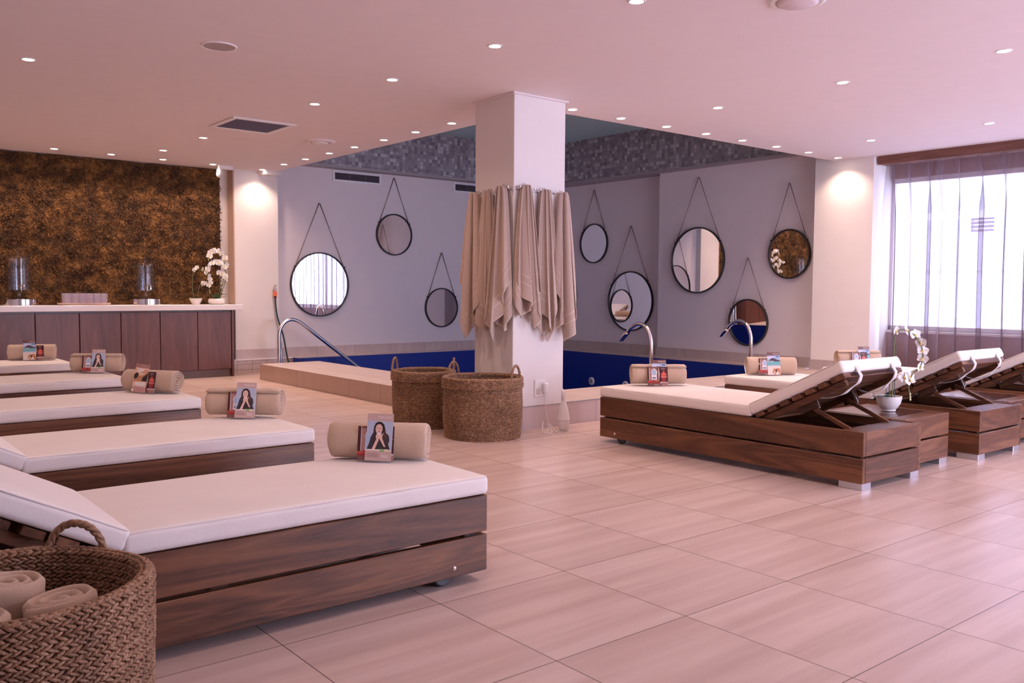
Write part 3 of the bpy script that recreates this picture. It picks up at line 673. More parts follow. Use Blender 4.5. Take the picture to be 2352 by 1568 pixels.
def orchid(name, label, loc, pot, stems, leaves, fs, facing, stakes=()):
    t = thing(name, label, 'potted plant', loc, 0, None)
    m = MB(); m.lathe(pot, 36, caps=False); m.build('pot', M['ceramic'], t, smooth='auto')
    zt = max(p[1] for p in pot)-.012; rt = max(p[0] for p in pot)*.88
    m = MB(); m.lathe([(.0005, zt+.004), (rt*.6, zt+.003), (rt*.97, zt-.004)], 24, caps=False); m.build('soil', M['soil'], t)
    rg = random.Random(int(loc[0]*100))
    for ctrl, fl_t in stems:
        pts = arc_pts(ctrl, 8); m = MB(); m.tube(pts, .0028*fs, 6); m.build('stem', M['stem'], t, smooth=True)
        for q, (ft, off) in enumerate(fl_t):
            i = min(int(ft*(len(pts)-1)), len(pts)-1); p = pts[i]
            f = flower_parts(t, p+Vector(off), (R(rg.uniform(-25, 15)), R(rg.uniform(-35, 35)), facing+R(rg.uniform(-50, 50))), fs)
        e = pts[-1]; m = MB()
        for q in range(3): m.lathe([(.0005, -.008*fs), (.005*fs, -.002*fs), (.004*fs, .005*fs), (.0005, .009*fs)], 8, T=Matrix.Translation(e+Vector((.003*q, 0, -.014*fs*q))), caps=False)
        m.build('buds', M['bud'], t, smooth=True)
    for (p0, p1) in stakes:
        m = MB(); m.tube([p0, p1], .003, 6); m.build('stake', M['stake'], t)
    for (az, L, W, up) in leaves:
        m = MB(); T = Matrix.Translation((0, 0, zt)) @ Matrix.Rotation(az, 4, 'Z')
        def f(u, v):
            w = W*math.sin(PI*(v*.9+.08))**.6; x = L*v*.85; z = up*L*v*(1.3-v*.9)
            return T @ Vector((x, (u-.5)*2*w, z+.25*abs(u-.5)*w*2))
        m.grid(f, 7, 12); m.build('leaf', M['leaf'], t, smooth=True, recalc=False)
    return t
cam_az = math.atan2(5.0, 4.0)
# small orchid on counter  (facing: flowers look toward -Y; yaw 0)
orchid('potted_orchid', 'smaller white orchid in a tapered white pot on the counter', (3.955, 11.16, ZT),
       [(.0005, 0), (.042, 0), (.046, .006), (.078, .072), (.080, .078), (.072, .078), (.068, .07), (.0005, .066)],
       [([(-.02, 0, .06), (-.04, 0, .2), (-.035, 0, .36), (.03, -.01, .44), (.12, -.02, .40), (.17, -.02, .32), (.18, -.02, .26)], [(.52, (-.02, -.01, .02)), (.6, (0, -.01, .01)), (.68, (0, -.01, 0)), (.76, (.01, -.01, 0)), (.84, (0, -.01, 0)), (.92, (0, -.01, -.01)), (.45, (-.03, -.01, .01))]),
        ([(.02, 0, .06), (.03, 0, .15), (.05, -.01, .24), (.10, -.02, .27), (.15, -.02, .24), (.17, -.02, .18)], [(.55, (0, -.01, 0)), (.68, (0, -.01, 0)), (.8, (0, -.01, 0)), (.6, (-.03, -.01, -.02))])],
       [(R(200), .14, .02, .3), (R(-30), .14, .02, .3), (R(80), .12, .02, .4)], 1.15, 0)
orchid('potted_orchid', 'taller white orchid with two arching sprays in a rounded white bowl at the counter end', (4.215, 11.15, ZT),
       [(.0005, 0), (.07, 0), (.095, .012), (.108, .038), (.104, .062), (.092, .074), (.085, .070), (.0005, .066)],
       [([(.03, 0, .06), (.09, 0, .3), (.11, -.01, .5), (.04, -.02, .66), (-.06, -.02, .67), (-.11, -.02, .60)], [(.4, (.02, -.01, 0)), (.5, (.02, -.02, 0)), (.58, (.01, -.01, 0)), (.66, (0, -.02, 0)), (.73, (0, -.01, 0)), (.8, (0, -.02, 0)), (.88, (0, -.01, 0)), (.97, (0, -.02, -.01))]),
        ([(.03, 0, .06), (.10, 0, .25), (.12, -.02, .42), (.04, -.03, .52), (-.05, -.03, .53), (-.12, -.03, .46), (-.14, -.03, .42)], [(.42, (0, -.02, 0)), (.5, (0, -.01, 0)), (.57, (0, -.02, 0)), (.64, (0, -.01, 0)), (.72, (0, -.02, 0)), (.8, (0, -.01, 0)), (.9, (0, -.02, 0))]),
        ([(.0, 0, .06), (.04, -.02, .22), (.03, -.03, .36), (.06, -.03, .40), (.10, -.03, .36), (.11, -.03, .28)], [(.6, (-.05, -.02, 0)), (.7, (-.02, -.02, 0)), (.8, (0, -.01, 0)), (.92, (0, -.01, 0))])],
       [(R(20), .20, .025, .7), (R(160), .18, .022, .6), (R(-40), .16, .022, .5), (R(230), .16, .02, .5), (R(80), .18, .02, .8), (R(120), .14, .02, .9)], 1.45, 0)

# ================================================================== LOUNGERS
LW, LL_ = .667, 2.09
def make_lounger(label, group):
    t = thing('sun_lounger', label, 'sun lounger', (0, 0, 0), 0, group)
    hw = LW/2; th = .028
    for s_ in (-1, 1):
        for (z0, z1) in ((.040, .180), (.193, .333)):
            y0, y1 = (hw-th, hw) if s_ > 0 else (-hw, -hw+th)
            m = MB(); m.bbox(.0, LL_, y0, y1, z0, z1, .003); m.build('side_board', M['wood_x'], t)
    for x0 in (.0, LL_-th):
        for (z0, z1) in ((.040, .180), (.193, .333)):
            m = MB(); m.bbox(x0-(.001 if x0 == 0 else -.001), x0+th+(.001 if x0 else -.001), -hw+th, hw-th, z0, z1, .003); m.build('end_board', M['wood_y'], t)
    for x0 in (th, LL_-th-.06, 1.02):
        for s_ in (-1, 1):
            m = MB(); y0 = s_*(hw-th-.03); m.bbox(x0, x0+.06, min(y0-.0, y0+s_*.03), max(y0, y0+s_*.03), .042, .325, .002); m.build('corner_post', M['wood_dark'], t)
    for s_ in (-1, 1):   # inner ledger and foot plates
        m = MB(); y0 = s_*(hw-th-.022); m.bbox(.10, .72, min(y0, y0+s_*.02), max(y0, y0+s_*.02), .25, .285, .002); m.build('ledger', M['wood_dark'], t)
        m = MB(); yc = s_*(hw-.055); m.bbox(.006, .15, yc-.05 if s_ > 0 else yc-.05, yc+.05, .0, .040, .002); m.build('foot', M['steel'], t)
        m = MB(); yc = s_*(hw-.048); T = Matrix.Translation((LL_-.18, yc, .040)) @ Matrix.Rotation(PI/2, 4, 'X')
        m.lathe([(.012, -.012), (.034, -.013), (.040, -.009), (.040, .009), (.034, .013), (.012, .012)], 28, T=T); w_ = m.build('wheel', plain('castor_rubber', (.05, .05, .055), .4), t, smooth='auto')
        m = MB(); T = Matrix.Translation((LL_-.155, s_*hw, .075)) @ Matrix.Rotation(s_*PI/2, 4, 'X').inverted(); m.lathe([(.009, 0), (.009, .003), (.005, .006), (.0005, .007)], 16, T=T, caps=False); m.build('bolt', M['chrome'], t, smooth=True)
    m = MB(); m.bbox(th, .17, -hw+th, hw-th, .300, .327, .003); m.build('head_plank', M['wood_y'], t)
    m = MB(); m.bbox(.42, .47, -hw+th, hw-th, .12, .17, .003); m.build('cross_rail', M['wood_dark'], t)
    m = MB()
    for k in range(9):
        x = .765+k*.146; m.bbox(x, x+.135, -hw+th+.002, hw-th-.002, .300, .322, .002)
    m.build('bed_slats', M['wood_y'], t)
    # flat cushion
    CL = LL_-.755+.006
    m = MB(); m.rbox(CL, LW+.012, .072, .020, ((.755+LL_+.006)/2, 0, .336), puff=.008); cu = m.build('seat_cushion', M['cushion'], t, smooth=True, merge=True)
    def pipe(cx, L, z, T=None, r=.0028):
        hx, hy = L/2-.006, LW/2; pts = []
        for (sx, sy, a0) in ((1, 1, 0), (-1, 1, 90), (-1, -1, 180), (1, -1, 270)):
            for q in range(5):
                a = R(a0+q*22.5); pts.append(Vector((cx+sx*(hx-.02)+.02*math.cos(a), sy*(hy-.02)+.02*math.sin(a), z)))
        dense = []
        for i, p in enumerate(pts):
            q = pts[(i+1) % len(pts)]; n = 14 if (q-p).length > .2 else 1
            dense += [p.lerp(q, k/n) for k in range(n)]
        dense = [p+Vector((0, 0, .0016*noise.noise(p*9))) for p in dense]
        if T: dense = [T @ p for p in dense]
        mm = MB(); mm.tube(dense, r, 6, closed=True); return mm
    pipe((.755+LL_+.006)/2, CL, .336+.066).build('piping', M['piping'], cu, smooth=True)
    # raised backrest: pivots at x=.745, z=.335, rises toward x=0
    A = R(27.0); BL = .680
    T = Matrix.Translation((.745, 0, .330)) @ Matrix.Rotation(PI, 4, 'Z') @ Matrix.Rotation(-A, 4, 'Y')
    # local: +x along the backrest away from hinge, z up (normal)
    m = MB()
    for s_ in (-1, 1):
        y = s_*(hw-.055); m = MB(); m.bbox(.0, BL-.02, y-.014, y+.014, -.050, -.012, .003, T=T); m.build('backrest_rail', M['wood_x'], t)
    for k in range(7):
        x = .012+k*.0955; e_ = BL+.012 if k == 6 else x+.088
        m = MB(); m.bbox(x, e_, -hw+.068, hw-.068, -.012, .018, .002, T=T)
        m.bbox(x+.012, e_-.012 if k < 6 else e_, -hw+.006 if k < 6 else -hw+.0, hw-.006, -.010, .016, .003, T=T); m.build('backrest_slat', M['wood_y'], t)
    # cushion on it
    Tc = T @ Matrix.Translation((BL/2+.012, 0, .020))
    mm = MB(); mm.rbox(BL+.028, LW+.010, .070, .020, (0, 0, 0), puff=.008, seed=5); mm.v = [tuple(Tc @ Vector(v)) for v in mm.v]
    bc = mm.build('back_cushion', M['cushion'], t, smooth=True, merge=True)
    pipe(0, BL+.026, .066, Tc).build('piping', M['piping'], bc, smooth=True)
    for s_ in (-1, 1):
        y = s_*.20; pts = []
        # strap: from the cushion's top end loops under the backrest
        for (u, z) in ((BL+.026, .045), (BL+.034, .0), (BL+.02, -.035), (BL-.05, -.062), (BL-.13, -.075), (BL-.22, -.050), (BL-.27, -.008)):
            pts.append((u, z))
        sm = arc_pts([(a, 0, b) for a, b in pts], 5); mm = MB(); vs = []; fs = []
        for i, p in enumerate(sm):
            wv = .004*math.sin(i*1.1)
            for dy, dz in ((-.017, 0), (.017, 0)): vs.append(T @ Vector((p.x, y+dy+wv+s_*.06*min(1, max(0, (BL-p.x)/.25)), p.z+dz+(.003 if dy > 0 else 0)*math.sin(i))))
        for i in range(len(sm)-1): fs.append((2*i, 2*i+1, 2*i+3, 2*i+2))
        mm.add(vs, fs); o = mm.build('strap', M['strap'], bc, smooth=True, recalc=False); sd = o.modifiers.new('s', 'SOLIDIFY'); sd.thickness = .002
    # props and brackets
    for s_ in (-1, 1):
        y = s_*(hw-.115)
        top = T @ Vector((BL*.50, -y, -.060)); bot = Vector((.150, y, .322))
        m = MB(); d = (bot-top); m_rot = d.to_track_quat('X', 'Z').to_matrix().to_4x4(); TT = Matrix.Translation(top) @ m_rot
        m.bbox(-.01, d.length, -.009, .009, -.013, .013, .003, T=TT); m.build('prop', M['wood_x'], t)
        m = MB(); m.bbox(BL*.50-.05, BL*.50+.06, y+s_*.012, y+s_*.030, -.080, -.012, .006, T=T); m.build('prop_bracket', M['wood_dark'], t)
        m = MB(); m.bbox(BL*.50+.045, BL*.50+.060, y-s_*.004-.003, y-s_*.004+.003, -.095, -.0125, .001, T=T); m.build('stay', M['steel'], t)
    for s_ in (-1, 1): m = MB(); m.bbox(.05, .095, s_*.13-.025, s_*.13+.025, -.020, -.0125, .002, T=T); m.build('hinge_plate', M['steel'], t)
    return t
LABL = ['wooden sun lounger with cream cushion nearest the camera at left, beside the foreground basket', 'second wooden lounger from the camera on the left, behind the nearest one', 'middle of the five left loungers, its towel roll turned to show the spiral',
        'fourth lounger on the left, second from the brown cabinets', 'farthest left lounger with cream cushion, closest to the brown cabinets']
LY = [2.676, 4.13, 5.745, 7.36, 9.07]
base = make_lounger(LABL[0], 'sun loungers in the left row'); base.location = (-.03, LY[0]+LW/2, 0)
for i in range(1, 5): dup(base, (-.03, LY[i]+LW/2, 0), 0, LABL[i])
RX = [4.65, 6.13, 7.62]
LABR = ['wooden sun lounger with raised cream backrest nearest on the right, long side facing the camera', 'second wooden lounger on the right with raised backrest, behind the potted orchid', 'third wooden lounger on the right, cut by the right edge of the photo']
for i, x in enumerate(RX): dup(base, (x+LW/2, 2.582, 0), PI/2, LABR[i], 'sun loungers in the right row')

# side tables
def side_table(x, y, label):
    t = thing('side_table', label, 'side table', (x, y, 0), 0, 'wooden box side tables'); w = .57; th = .026
    for (z0, z1) in ((.040, .180), (.193, .333)):
        
        for yy in (0, w-th): m = MB(); m.bbox(0, w, yy, yy+th, z0, z1, .003); m.build('long_board', M['wood_x'], t)
        for xx in (0, w-th): m = MB(); m.bbox(xx, xx+th, th, w-th, z0, z1, .003); m.build('short_board', M['wood_y'], t)
    
    for xx in (.027, w-.08):
        for yy in (.027, w-.08): m = MB(); m.bbox(xx, xx+.053, yy, yy+.053, .042, .309, .002); m.build('corner_post', M['wood_dark'], t)
    m = MB(); m.bbox(.026, w-.026, .12, w-.026, .310, .331, .003); m.build('top_inset', M['wood_dark'] if False else wood('table_top_dark', 'x', (.03, .012, .009), (.075, .03, .025), (.13, .06, .05), .13), t)
    m = MB(); m.bbox(.026, w-.026, .026, .118, .312, .332, .003); m.build('top_board', M['wood_x'], t)
    for (fx, fy) in ((0, 0), (1, 0), (0, 1), (1, 1)):
        m = MB(); x0 = .004 if fx == 0 else w-.104; y0 = .004 if fy == 0 else w-.104; m.bbox(x0, x0+.10, y0, y0+.10, 0, .04, .002); m.build('foot', M['steel'], t)
    return t
side_table(5.335, 2.685, 'low wooden box table between the first two right loungers, orchid standing on it')
side_table(6.84, 2.685, 'low wooden box table between the second and third right loungers')

# ================================================================== TOWEL ROLLS
def spiral_mesh(Rr, L, turns, seed, wob=.0, inner=.010):
    m = MB(); n = int(turns*30); th = (Rr-inner)/turns
    def rad(i, off): 
        a = 2*PI*i/30; return inner + th*(i/30) + off + .0015*noise.noise(Vector((a, seed, off*50)))
    vs = []; nx = 13; cs = []
    # cross positions along x: rounded layer ends
    for i in range(n+1):
        a = 2*PI*i/30 + seed
        ro, ri, rm = rad(i, th*.46), rad(i, -th*.46), rad(i, 0)
        k = i/n
        dx = .006*noise.noise(Vector((a*.9, seed*3, 1)))+.006*(k)
        row = []
        for (x, r) in ([(-L/2-.007-dx, rm), (-L/2-.003-dx, ro*.4+rm*.6)] + [(-L/2+.004-dx+(L-.008+2*dx)*q/(nx-1), ro + .0012*noise.noise(Vector((q*.9, a*1.3, seed)))) for q in range(nx)] + [(L/2+.003+dx, ro*.4+rm*.6), (L/2+.007+dx, rm), (L/2+.003+dx, ri*.4+rm*.6), (L/2-.004, ri), (-L/2+.004, ri), (-L/2-.003-dx, ri*.4+rm*.6)]):
            row.append(Vector((x, r*math.cos(a), r*math.sin(a))))
        cs.append(row)
    K = len(cs[0])
    for row in cs: vs += row
    fs = [(i*K+j, i*K+(j+1) % K, (i+1)*K+(j+1) % K, (i+1)*K+j) for i in range(n) for j in range(K)]
    fs += [tuple(range(K))[::-1], tuple(n*K+j for j in range(K))]
    m.add(vs, fs); return m
roll_me = [spiral_mesh(.072, .385, 4.0, s, 0).mesh('rolled_towel', [M['towel_roll']], smooth=True) for s in (-1.3, 2.2)]
def roll(x, y, z, ang, label, group, k=0, tilt=0):
    o = bpy.data.objects.new('rolled_towel', roll_me[k]); C.objects.link(o); o.location = (x, y, z); o.rotation_euler = (0, tilt, ang)
    return tag(o, label, 'towel', group)

# ------------------------------------------------ leaflets
def text_mesh(s, size, bold=False, sp=1.0):
    cu = bpy.data.curves.new('t', 'FONT'); cu.body = s; cu.size = size; cu.space_character = sp; cu.resolution_u = 3
    if bold: cu.offset = size*.012
    o = bpy.data.objects.new('t', cu); C.objects.link(o); bpy.context.view_layer.update()
    dg = bpy.context.evaluated_depsgraph_get(); me = bpy.data.meshes.new_from_object(o.evaluated_get(dg))
    vs = [tuple(v.co) for v in me.vertices]; fs = [tuple(p.vertices) for p in me.polygons]
    bpy.data.objects.remove(o); bpy.data.curves.remove(cu); bpy.data.meshes.remove(me)
    return vs, fs
def ell(cx, cy, rx, ry, n=20, a0=0, a1=360): return [(cx+rx*math.cos(R(a0+(a1-a0)*k/n)), cy+ry*math.sin(R(a0+(a1-a0)*k/n))) for k in range(n+(0 if a1-a0 == 360 else 1))]
def rect(x0, y0, x1, y1): return [(x0, y0), (x1, y0), (x1, y1), (x0, y1)]
def make_card(name, w, h, shapes, texts, base='pp_white'):
    mats = [M[base]]; names = [base]; m = MB(); m.box(0, w, 0, .0012, 0, h, 0)
    lay = 1
    def mi(nm):
        if nm not in names: names.append(nm); mats.append(M[nm])
        return names.index(nm)
    for (nm, pts) in shapes:
        d = -.00012*lay; lay += 1
        m.add([(p[0]*w, d, p[1]*h) for p in pts], [tuple(range(len(pts)))], mi(nm))
    for (s, x, z, size, nm, al, sp) in texts:
        vs, fs = text_mesh(s, size, True, sp); wd = max(v[0] for v in vs)
        o = {'l': 0, 'r': -wd, 'c': -wd/2}[al]; d = -.00012*lay; lay += 1
        m.add([(v[0]+x*w+o, d, v[1]+z*h) for v in vs], fs, mi(nm))
    return m.mesh(name, mats, recalc=False)
WOMAN = [('pp_beige', rect(0, .84, 1, 1)), ('pp_sky', rect(0, .23, 1, .84)), ('pp_lblue', rect(0, .28, .16, .55)),
    ('pp_hair', [(.30, .52), (.26, .62), (.27, .72), (.33, .80), (.44, .83), (.56, .82), (.66, .77), (.71, .68), (.74, .60), (.83, .52), (.84, .44), (.70, .40), (.40, .42)]),
    ('pp_robe', [(.04, .24), (.12, .36), (.17, .50), (.26, .60), (.38, .62), (.60, .60), (.74, .60), (.86, .54), (.90, .44), (.86, .36), (.93, .26), (.92, .23), (.05, .23)]),
    ('pp_hair2', [(.62, .60), (.70, .66), (.78, .52), (.72, .44)]),
    ('pp_skin', ell(.47, .675, .135, .105, 22)), ('pp_skin', [(.38, .60), (.58, .60), (.56, .54), (.41, .54)]),
    ('pp_hair', [(.30, .70), (.34, .80), (.46, .815), (.60, .79), (.64, .70), (.61, .72), (.54, .775), (.44, .775), (.36, .75), (.33, .66)]),
    ('pp_hair2', ell(.41, .69, .028, .007, 8)), ('pp_hair2', ell(.53, .69, .028, .007, 8)), ('pp_skin2', [(.465, .66), (.485, .66), (.478, .645)]), ('pp_lips', ell(.475, .622, .035, .009, 10)),
    ('pp_skin', [(.24, .24), (.36, .24), (.49, .44), (.42, .50)]), ('pp_skin', [(.70, .30), (.76, .30), (.60, .50), (.52, .46)]),
    ('pp_skin', ell(.44, .51, .075, .06, 14)), ('pp_peach', ell(.545, .51, .075, .06, 14)), ('pp_skin', [(.55, .52), (.63, .58), (.665, .605), (.65, .57), (.60, .50)]),
    ('pp_white', ell(.49, .575, .08, .022, 12)), ('pp_skin2', [(.45, .50), (.46, .50), (.47, .46), (.46, .46)]), ('pp_skin2', [(.52, .50), (.53, .50), (.54, .46), (.53, .46)]),
    ('pp_beige', rect(0, 0, 1, .22)), ('pp_white', rect(0, .215, 1, .24)), ('pp_green', rect(.56, .19, .72, .25)), ('pp_yellow', rect(.74, .20, .88, .25))]
W1, H1 = .108, .192
card_woman = make_card('leaflet', W1, H1, WOMAN, [('THALGO', .92, .90, .0135, 'pp_white', 'r', 1.1), ('LES INFUS', .07, .12, .0105, 'pp_grey', 'l', 1.0), ('OCEANES', .07, .075, .0105, 'pp_grey', 'l', 1.05), ('bio', .62, .07, .023, 'pp_white', 'l', .95)])
BEACH = [('pp_brown', rect(0, .86, 1, 1)), ('pp_lblue', rect(0, .60, 1, .86)), ('pp_cloud', ell(.3, .76, .3, .06)), ('pp_dblue', ell(.82, .80, .16, .03)), ('pp_mount', [(.05, .60), (.25, .70), (.36, .745), (.55, .745), (.68, .69), (1, .63), (1, .58), (.05, .58)]),
    ('pp_white', ell(.3, .605, .25, .012)), ('pp_sea', rect(0, .40, 1, .59)), ('pp_lblue', ell(.5, .42, .5, .02)), ('pp_sand', rect(0, 0, 1, .395)), ('pp_tan', [(.36, .02), (.40, .20), (.48, .29), (.62, .27), (.75, .30), (.95, .26), (1, .0), (.92, .0), (.80, .14), (.66, .16), (.60, .0), (.50, 0), (.50, .12)]),
    ('pp_hair', [(.58, .22), (.66, .25), (.72, .20), (.68, .12), (.62, .10)]), ('pp_orange', ell(.86, .24, .10, .05)), ('pp_skin', [(.50, .05), (.54, .20), (.58, .18), (.56, .05)])]
card_beach = make_card('leaflet', W1, H1, BEACH, [('THALGO', .93, .91, .0125, 'pp_white', 'r', 1.1)])
SUN = [('pp_mauve', rect(0, .86, 1, 1)), ('pp_peach', rect(0, .5, 1, .86)), ('pp_orange', [(0, .80), (.5, .76), (1, .80), (1, .77), (.5, .74), (0, .77)]), ('pp_orange', rect(.5, .70, 1, .73)), ('pp_white', ell(.42, .78, .26, .06)), ('pp_tan', [(0, .44), (.25, .60), (.45, .58), (.62, .60), (.8, .66), (1, .78), (1, .40), (0, .40)]),
    ('pp_hair', [(0, .48), (.02, .62), (.12, .68), (.26, .68), (.34, .62), (.28, .52), (.16, .46)]), ('pp_hair', [(.62, .42), (.66, .54), (.8, .60), (1, .70), (1, .36), (.7, .38)]), ('pp_tan', [(.28, .5), (.45, .58), (.62, .52), (.58, .44), (.35, .42)]), ('pp_peach', rect(0, .22, 1, .40)), ('pp_orange', rect(0, .37, .7, .39)), ('pp_white', ell(.55, .30, .4, .07)), ('pp_rose', rect(0, 0, 1, .20)), ('pp_white', ell(.08, .06, .08, .05))]
card_sun = make_card('leaflet', W1, H1, SUN, [('THALGO', .86, .91, .011, 'pp_peach', 'r', 1.1)])
W2, H2 = .152, .140
ARCH = [('pp_maroon', rect(0, .2, .085, 1)), ('pp_white', rect(.085, .24, .10, 1)), ('pp_mauve', rect(.10, .2, .48, 1)), ('pp_brown', rect(.42, .2, .55, 1)), ('pp_brown', rect(.10, .93, .5, 1)),
    ('pp_white', [(.20, .32), (.46, .32), (.46, .62), (.49, .70), (.45, .82), (.34, .92), (.23, .82), (.185, .70), (.21, .62)]), ('pp_lblue', [(.22, .38), (.42, .38), (.42, .62), (.45, .70), (.41, .80), (.33, .88), (.25, .80), (.205, .70), (.23, .62)]), ('pp_white', rect(.22, .44, .42, .56)), ('pp_dblue', rect(.24, .37, .41, .45)),
    ('pp_red2', rect(0, .13, .62, .27)), ('pp_red', rect(0, .21, .25, .24)), ('pp_tan', ell(.52, .27, .16, .04)), ('pp_brown', rect(0, 0, 1, .13)),
    ('pp_maroon', [(.56, .2), (1, .2), (1, 1), (.56, 1), (.60, .6)]), ('pp_red', [(.70, .40), (.66, .50), (.70, .62), (.74, .72), (.79, .79), (.85, .72), (.90, .62), (.93, .50), (.90, .40)]), ('pp_red2', [(.68, .38), (.92, .38), (.88, .22), (.72, .20)]), ('pp_rose', ell(.8, .46, .17, .018)), ('pp_rose', ell(.8, .62, .19, .014)),
    ('pp_mauve', rect(.70, .0, 1, .16)), ('pp_grey', rect(.66, .90, .88, .93)), ('pp_grey', rect(.70, .84, .84, .865)), ('pp_white', rect(.32, .03, .55, .05))]
card_arch = make_card('booklet', W2, H2, ARCH, [])
def place_cards(cx, cy, zt, ang, cards):
    # cx,cy = roll centre ; ang = axis direction ; cards lean on the camera side
    ax = Vector((math.cos(ang), math.sin(ang), 0)); nn = Vector((ax.y, -ax.x, 0))
    if nn.dot(Vector((-cx, -cy, 0))) < 0: nn = -nn
    tl = R(13)
    for (me, off, lay, name, label, cat, w, zr) in cards:
        b = (.0735+.0015*lay+.072*math.sin(tl))/math.cos(tl)
        base = Vector((cx, cy, zt)) + ax*off + nn*b
        o = bpy.data.objects.new(name, me); C.objects.link(o)
        # local x along axis (left->right as seen), local -y faces camera
        xdir = nn.cross(Vector((0, 0, 1))).normalized()*-1
        xdir = Vector((0, 0, 1)).cross(nn).normalized()
        zdir = (Vector((0, 0, 1))*math.cos(tl) - nn*math.sin(tl)).normalized(); ydir = zdir.cross(xdir)
        Mx = Matrix((xdir, ydir, zdir)).transposed().to_4x4(); Mx.translation = base - xdir*w/2
        if zr: Mx = Mx @ Matrix.Translation((w/2, 0, 0)) @ Matrix.Rotation(R(zr), 4, 'Y') @ Matrix.Translation((-w/2, 0, 0))
        o.matrix_world = Mx; tag(o, label, cat, 'printed leaflets leaning on the towel rolls')
ZC = .4225; A0 = R(-44)
def setup(x, y, ang, where, kind, offs, k=0, zr=0, group='rolled towels on the loungers', order=0):
    roll(x, y, ZC+.0735, ang, 'beige towel rolled up on %s' % where, group, k)
    me, nm = {'w': (card_woman, 'tall leaflet with a dark-haired woman'), 'b': (card_beach, 'tall leaflet with a turquoise beach'), 's': (card_sun, 'tall orange sunset leaflet')}[kind]
    place_cards(x, y, ZC, ang, [(card_arch, offs[0], 0 if not order else 3, 'booklet', 'square brown booklet with arched window leaning on the towel roll of %s' % where.replace(' lounger', ' lounger'), 'booklet', W2, 0),
                                (me, offs[1], 3 if not order else 0, 'leaflet', '%s leaning on the towel roll of %s' % (nm, where), 'leaflet', W1, zr)])
setup(1.893, 3.195, R(-44), 'the nearest left lounger', 'w', (.000, .012), 0, 1.5)
setup(1.925, 4.685, R(-41), 'the second left lounger', 'w', (.004, .025), 1, 1)
setup(1.885, 6.160, R(-56), 'the middle left lounger', 's', (.005, -.045), 0, 4)
setup(1.965, 7.865, R(-36), 'the fourth left lounger', 'w', (-.02, .035), 1, 0)
setup(1.800, 9.560, R(-20), 'the farthest left lounger', 'b', (.035, -.01), 0, -2)
setup(5.025, 4.440, R(-38), 'the nearest right lounger', 'b', (-.018, -.005), 1, 0, order=1)
setup(6.455, 4.445, R(-42), 'the second right lounger', 'b', (-.04, .012), 0, -2)
setup(7.83, 4.43, R(-38), 'the third right lounger', 'b', (-.02, .03), 1, 0, order=1)

# ================================================================== BASKETS
def basket_mesh(r0, r1, h, rows, seg, cuff, seed=0, amp=.006):
    """seagrass basket: plain inner wall covered outside, on the rim and inside by rows of slanted twisted stitches"""
    m = MB(); n = 72; rg = random.Random(seed)
    def prof(v):
        r = r0+(r1-r0)*v + .012*math.sin(v*PI)
        if cuff and v > 1-cuff: r += .014*min(1, (v-(1-cuff))/.015)
        return r
    wob = lambda th, v: .006*noise.noise(Vector((math.cos(th)*1.3, math.sin(th)*1.3, v*2+seed)))
    lift = lambda th, v: .007*v*noise.noise(Vector((math.cos(th)*1.1, math.sin(th)*1.1, seed+3)))
    pr = [(k/24, 0) for k in range(25)] + [(1-k/16*.75, 1) for k in range(17)]
    vs = []
    for v, side in pr:
        for i in range(n):
            th = 2*PI*i/n; r = prof(v)+wob(th, v)-(.003 if side == 0 else .024); vs.append(Vector((r*math.cos(th), r*math.sin(th), h*v+lift(th, v))))
    tot = len(pr); fs = [(j*n+i, j*n+(i+1) % n, (j+1)*n+(i+1) % n, (j+1)*n+i) for j in range(tot-1) for i in range(n)]
    fs.append(tuple(range(n))[::-1]); fs.append(tuple((tot-1)*n+i for i in range(n))); m.add(vs, fs)
    rh = h/rows
    rings = [(-1, .12), (-.62, .78), (-.1, 1.0), (.5, .85), (1, .12)]
    def stitch(c, t, up, out, L, a, b):
        t = t.normalized(); up = up.normalized(); out = out.normalized(); vs = []
        for (q, k) in rings:
            for w in range(6):
                an = w*PI/3; vs.append(c + t*(q*L/2) + up*(a*k*math.cos(an)) + out*(b*k*math.sin(an)))
        fs = [(j*6+w, j*6+(w+1) % 6, (j+1)*6+(w+1) % 6, (j+1)*6+w) for j in range(4) for w in range(6)]
        fs += [(5, 4, 3, 2, 1, 0), (24, 25, 26, 27, 28, 29)]
        m.add(vs, fs)
    def ring_row(v, off, n_, tilt, inner, z=None):
        for i in range(n_):
            th = 2*PI*(i+.5*(int(v*rows) % 2)+rg.uniform(-.12, .12))/n_; r = prof(min(v, 1))+wob(th, v)+off
            o = Vector((math.cos(th), math.sin(th), 0)); tg = Vector((-o.y, o.x, 0)); up = Vector((0, 0, 1))
            c = o*r + Vector((0, 0, h*v+lift(th, v)+rg.uniform(-.0008, .0008)))
            tt = tg*math.cos(tilt)+up*math.sin(tilt) + o*rg.uniform(-.12, .12); uu_ = up*math.cos(tilt)-tg*math.sin(tilt)
            L = 2*PI*r/n_*1.55; stitch(c, tt, uu_, o, L, rh*.50*rg.uniform(.85, 1.1), amp*.62*rg.uniform(.8, 1.15))
    for k in range(rows):
        v = (k+.5)/rows; ring_row(v, .001, seg, R(24 if k % 2 else -24), False)
    for k in range(rows-1, int(rows*.55), -1): ring_row((k+.5)/rows, -.027, int(seg*.92), R(20 if k % 2 else -20), True)
    ring_row(1.004, -.004, seg, R(14), False); ring_row(1.010, -.012, seg, R(-14), False); ring_row(1.004, -.020, seg, R(14), False)
    return m
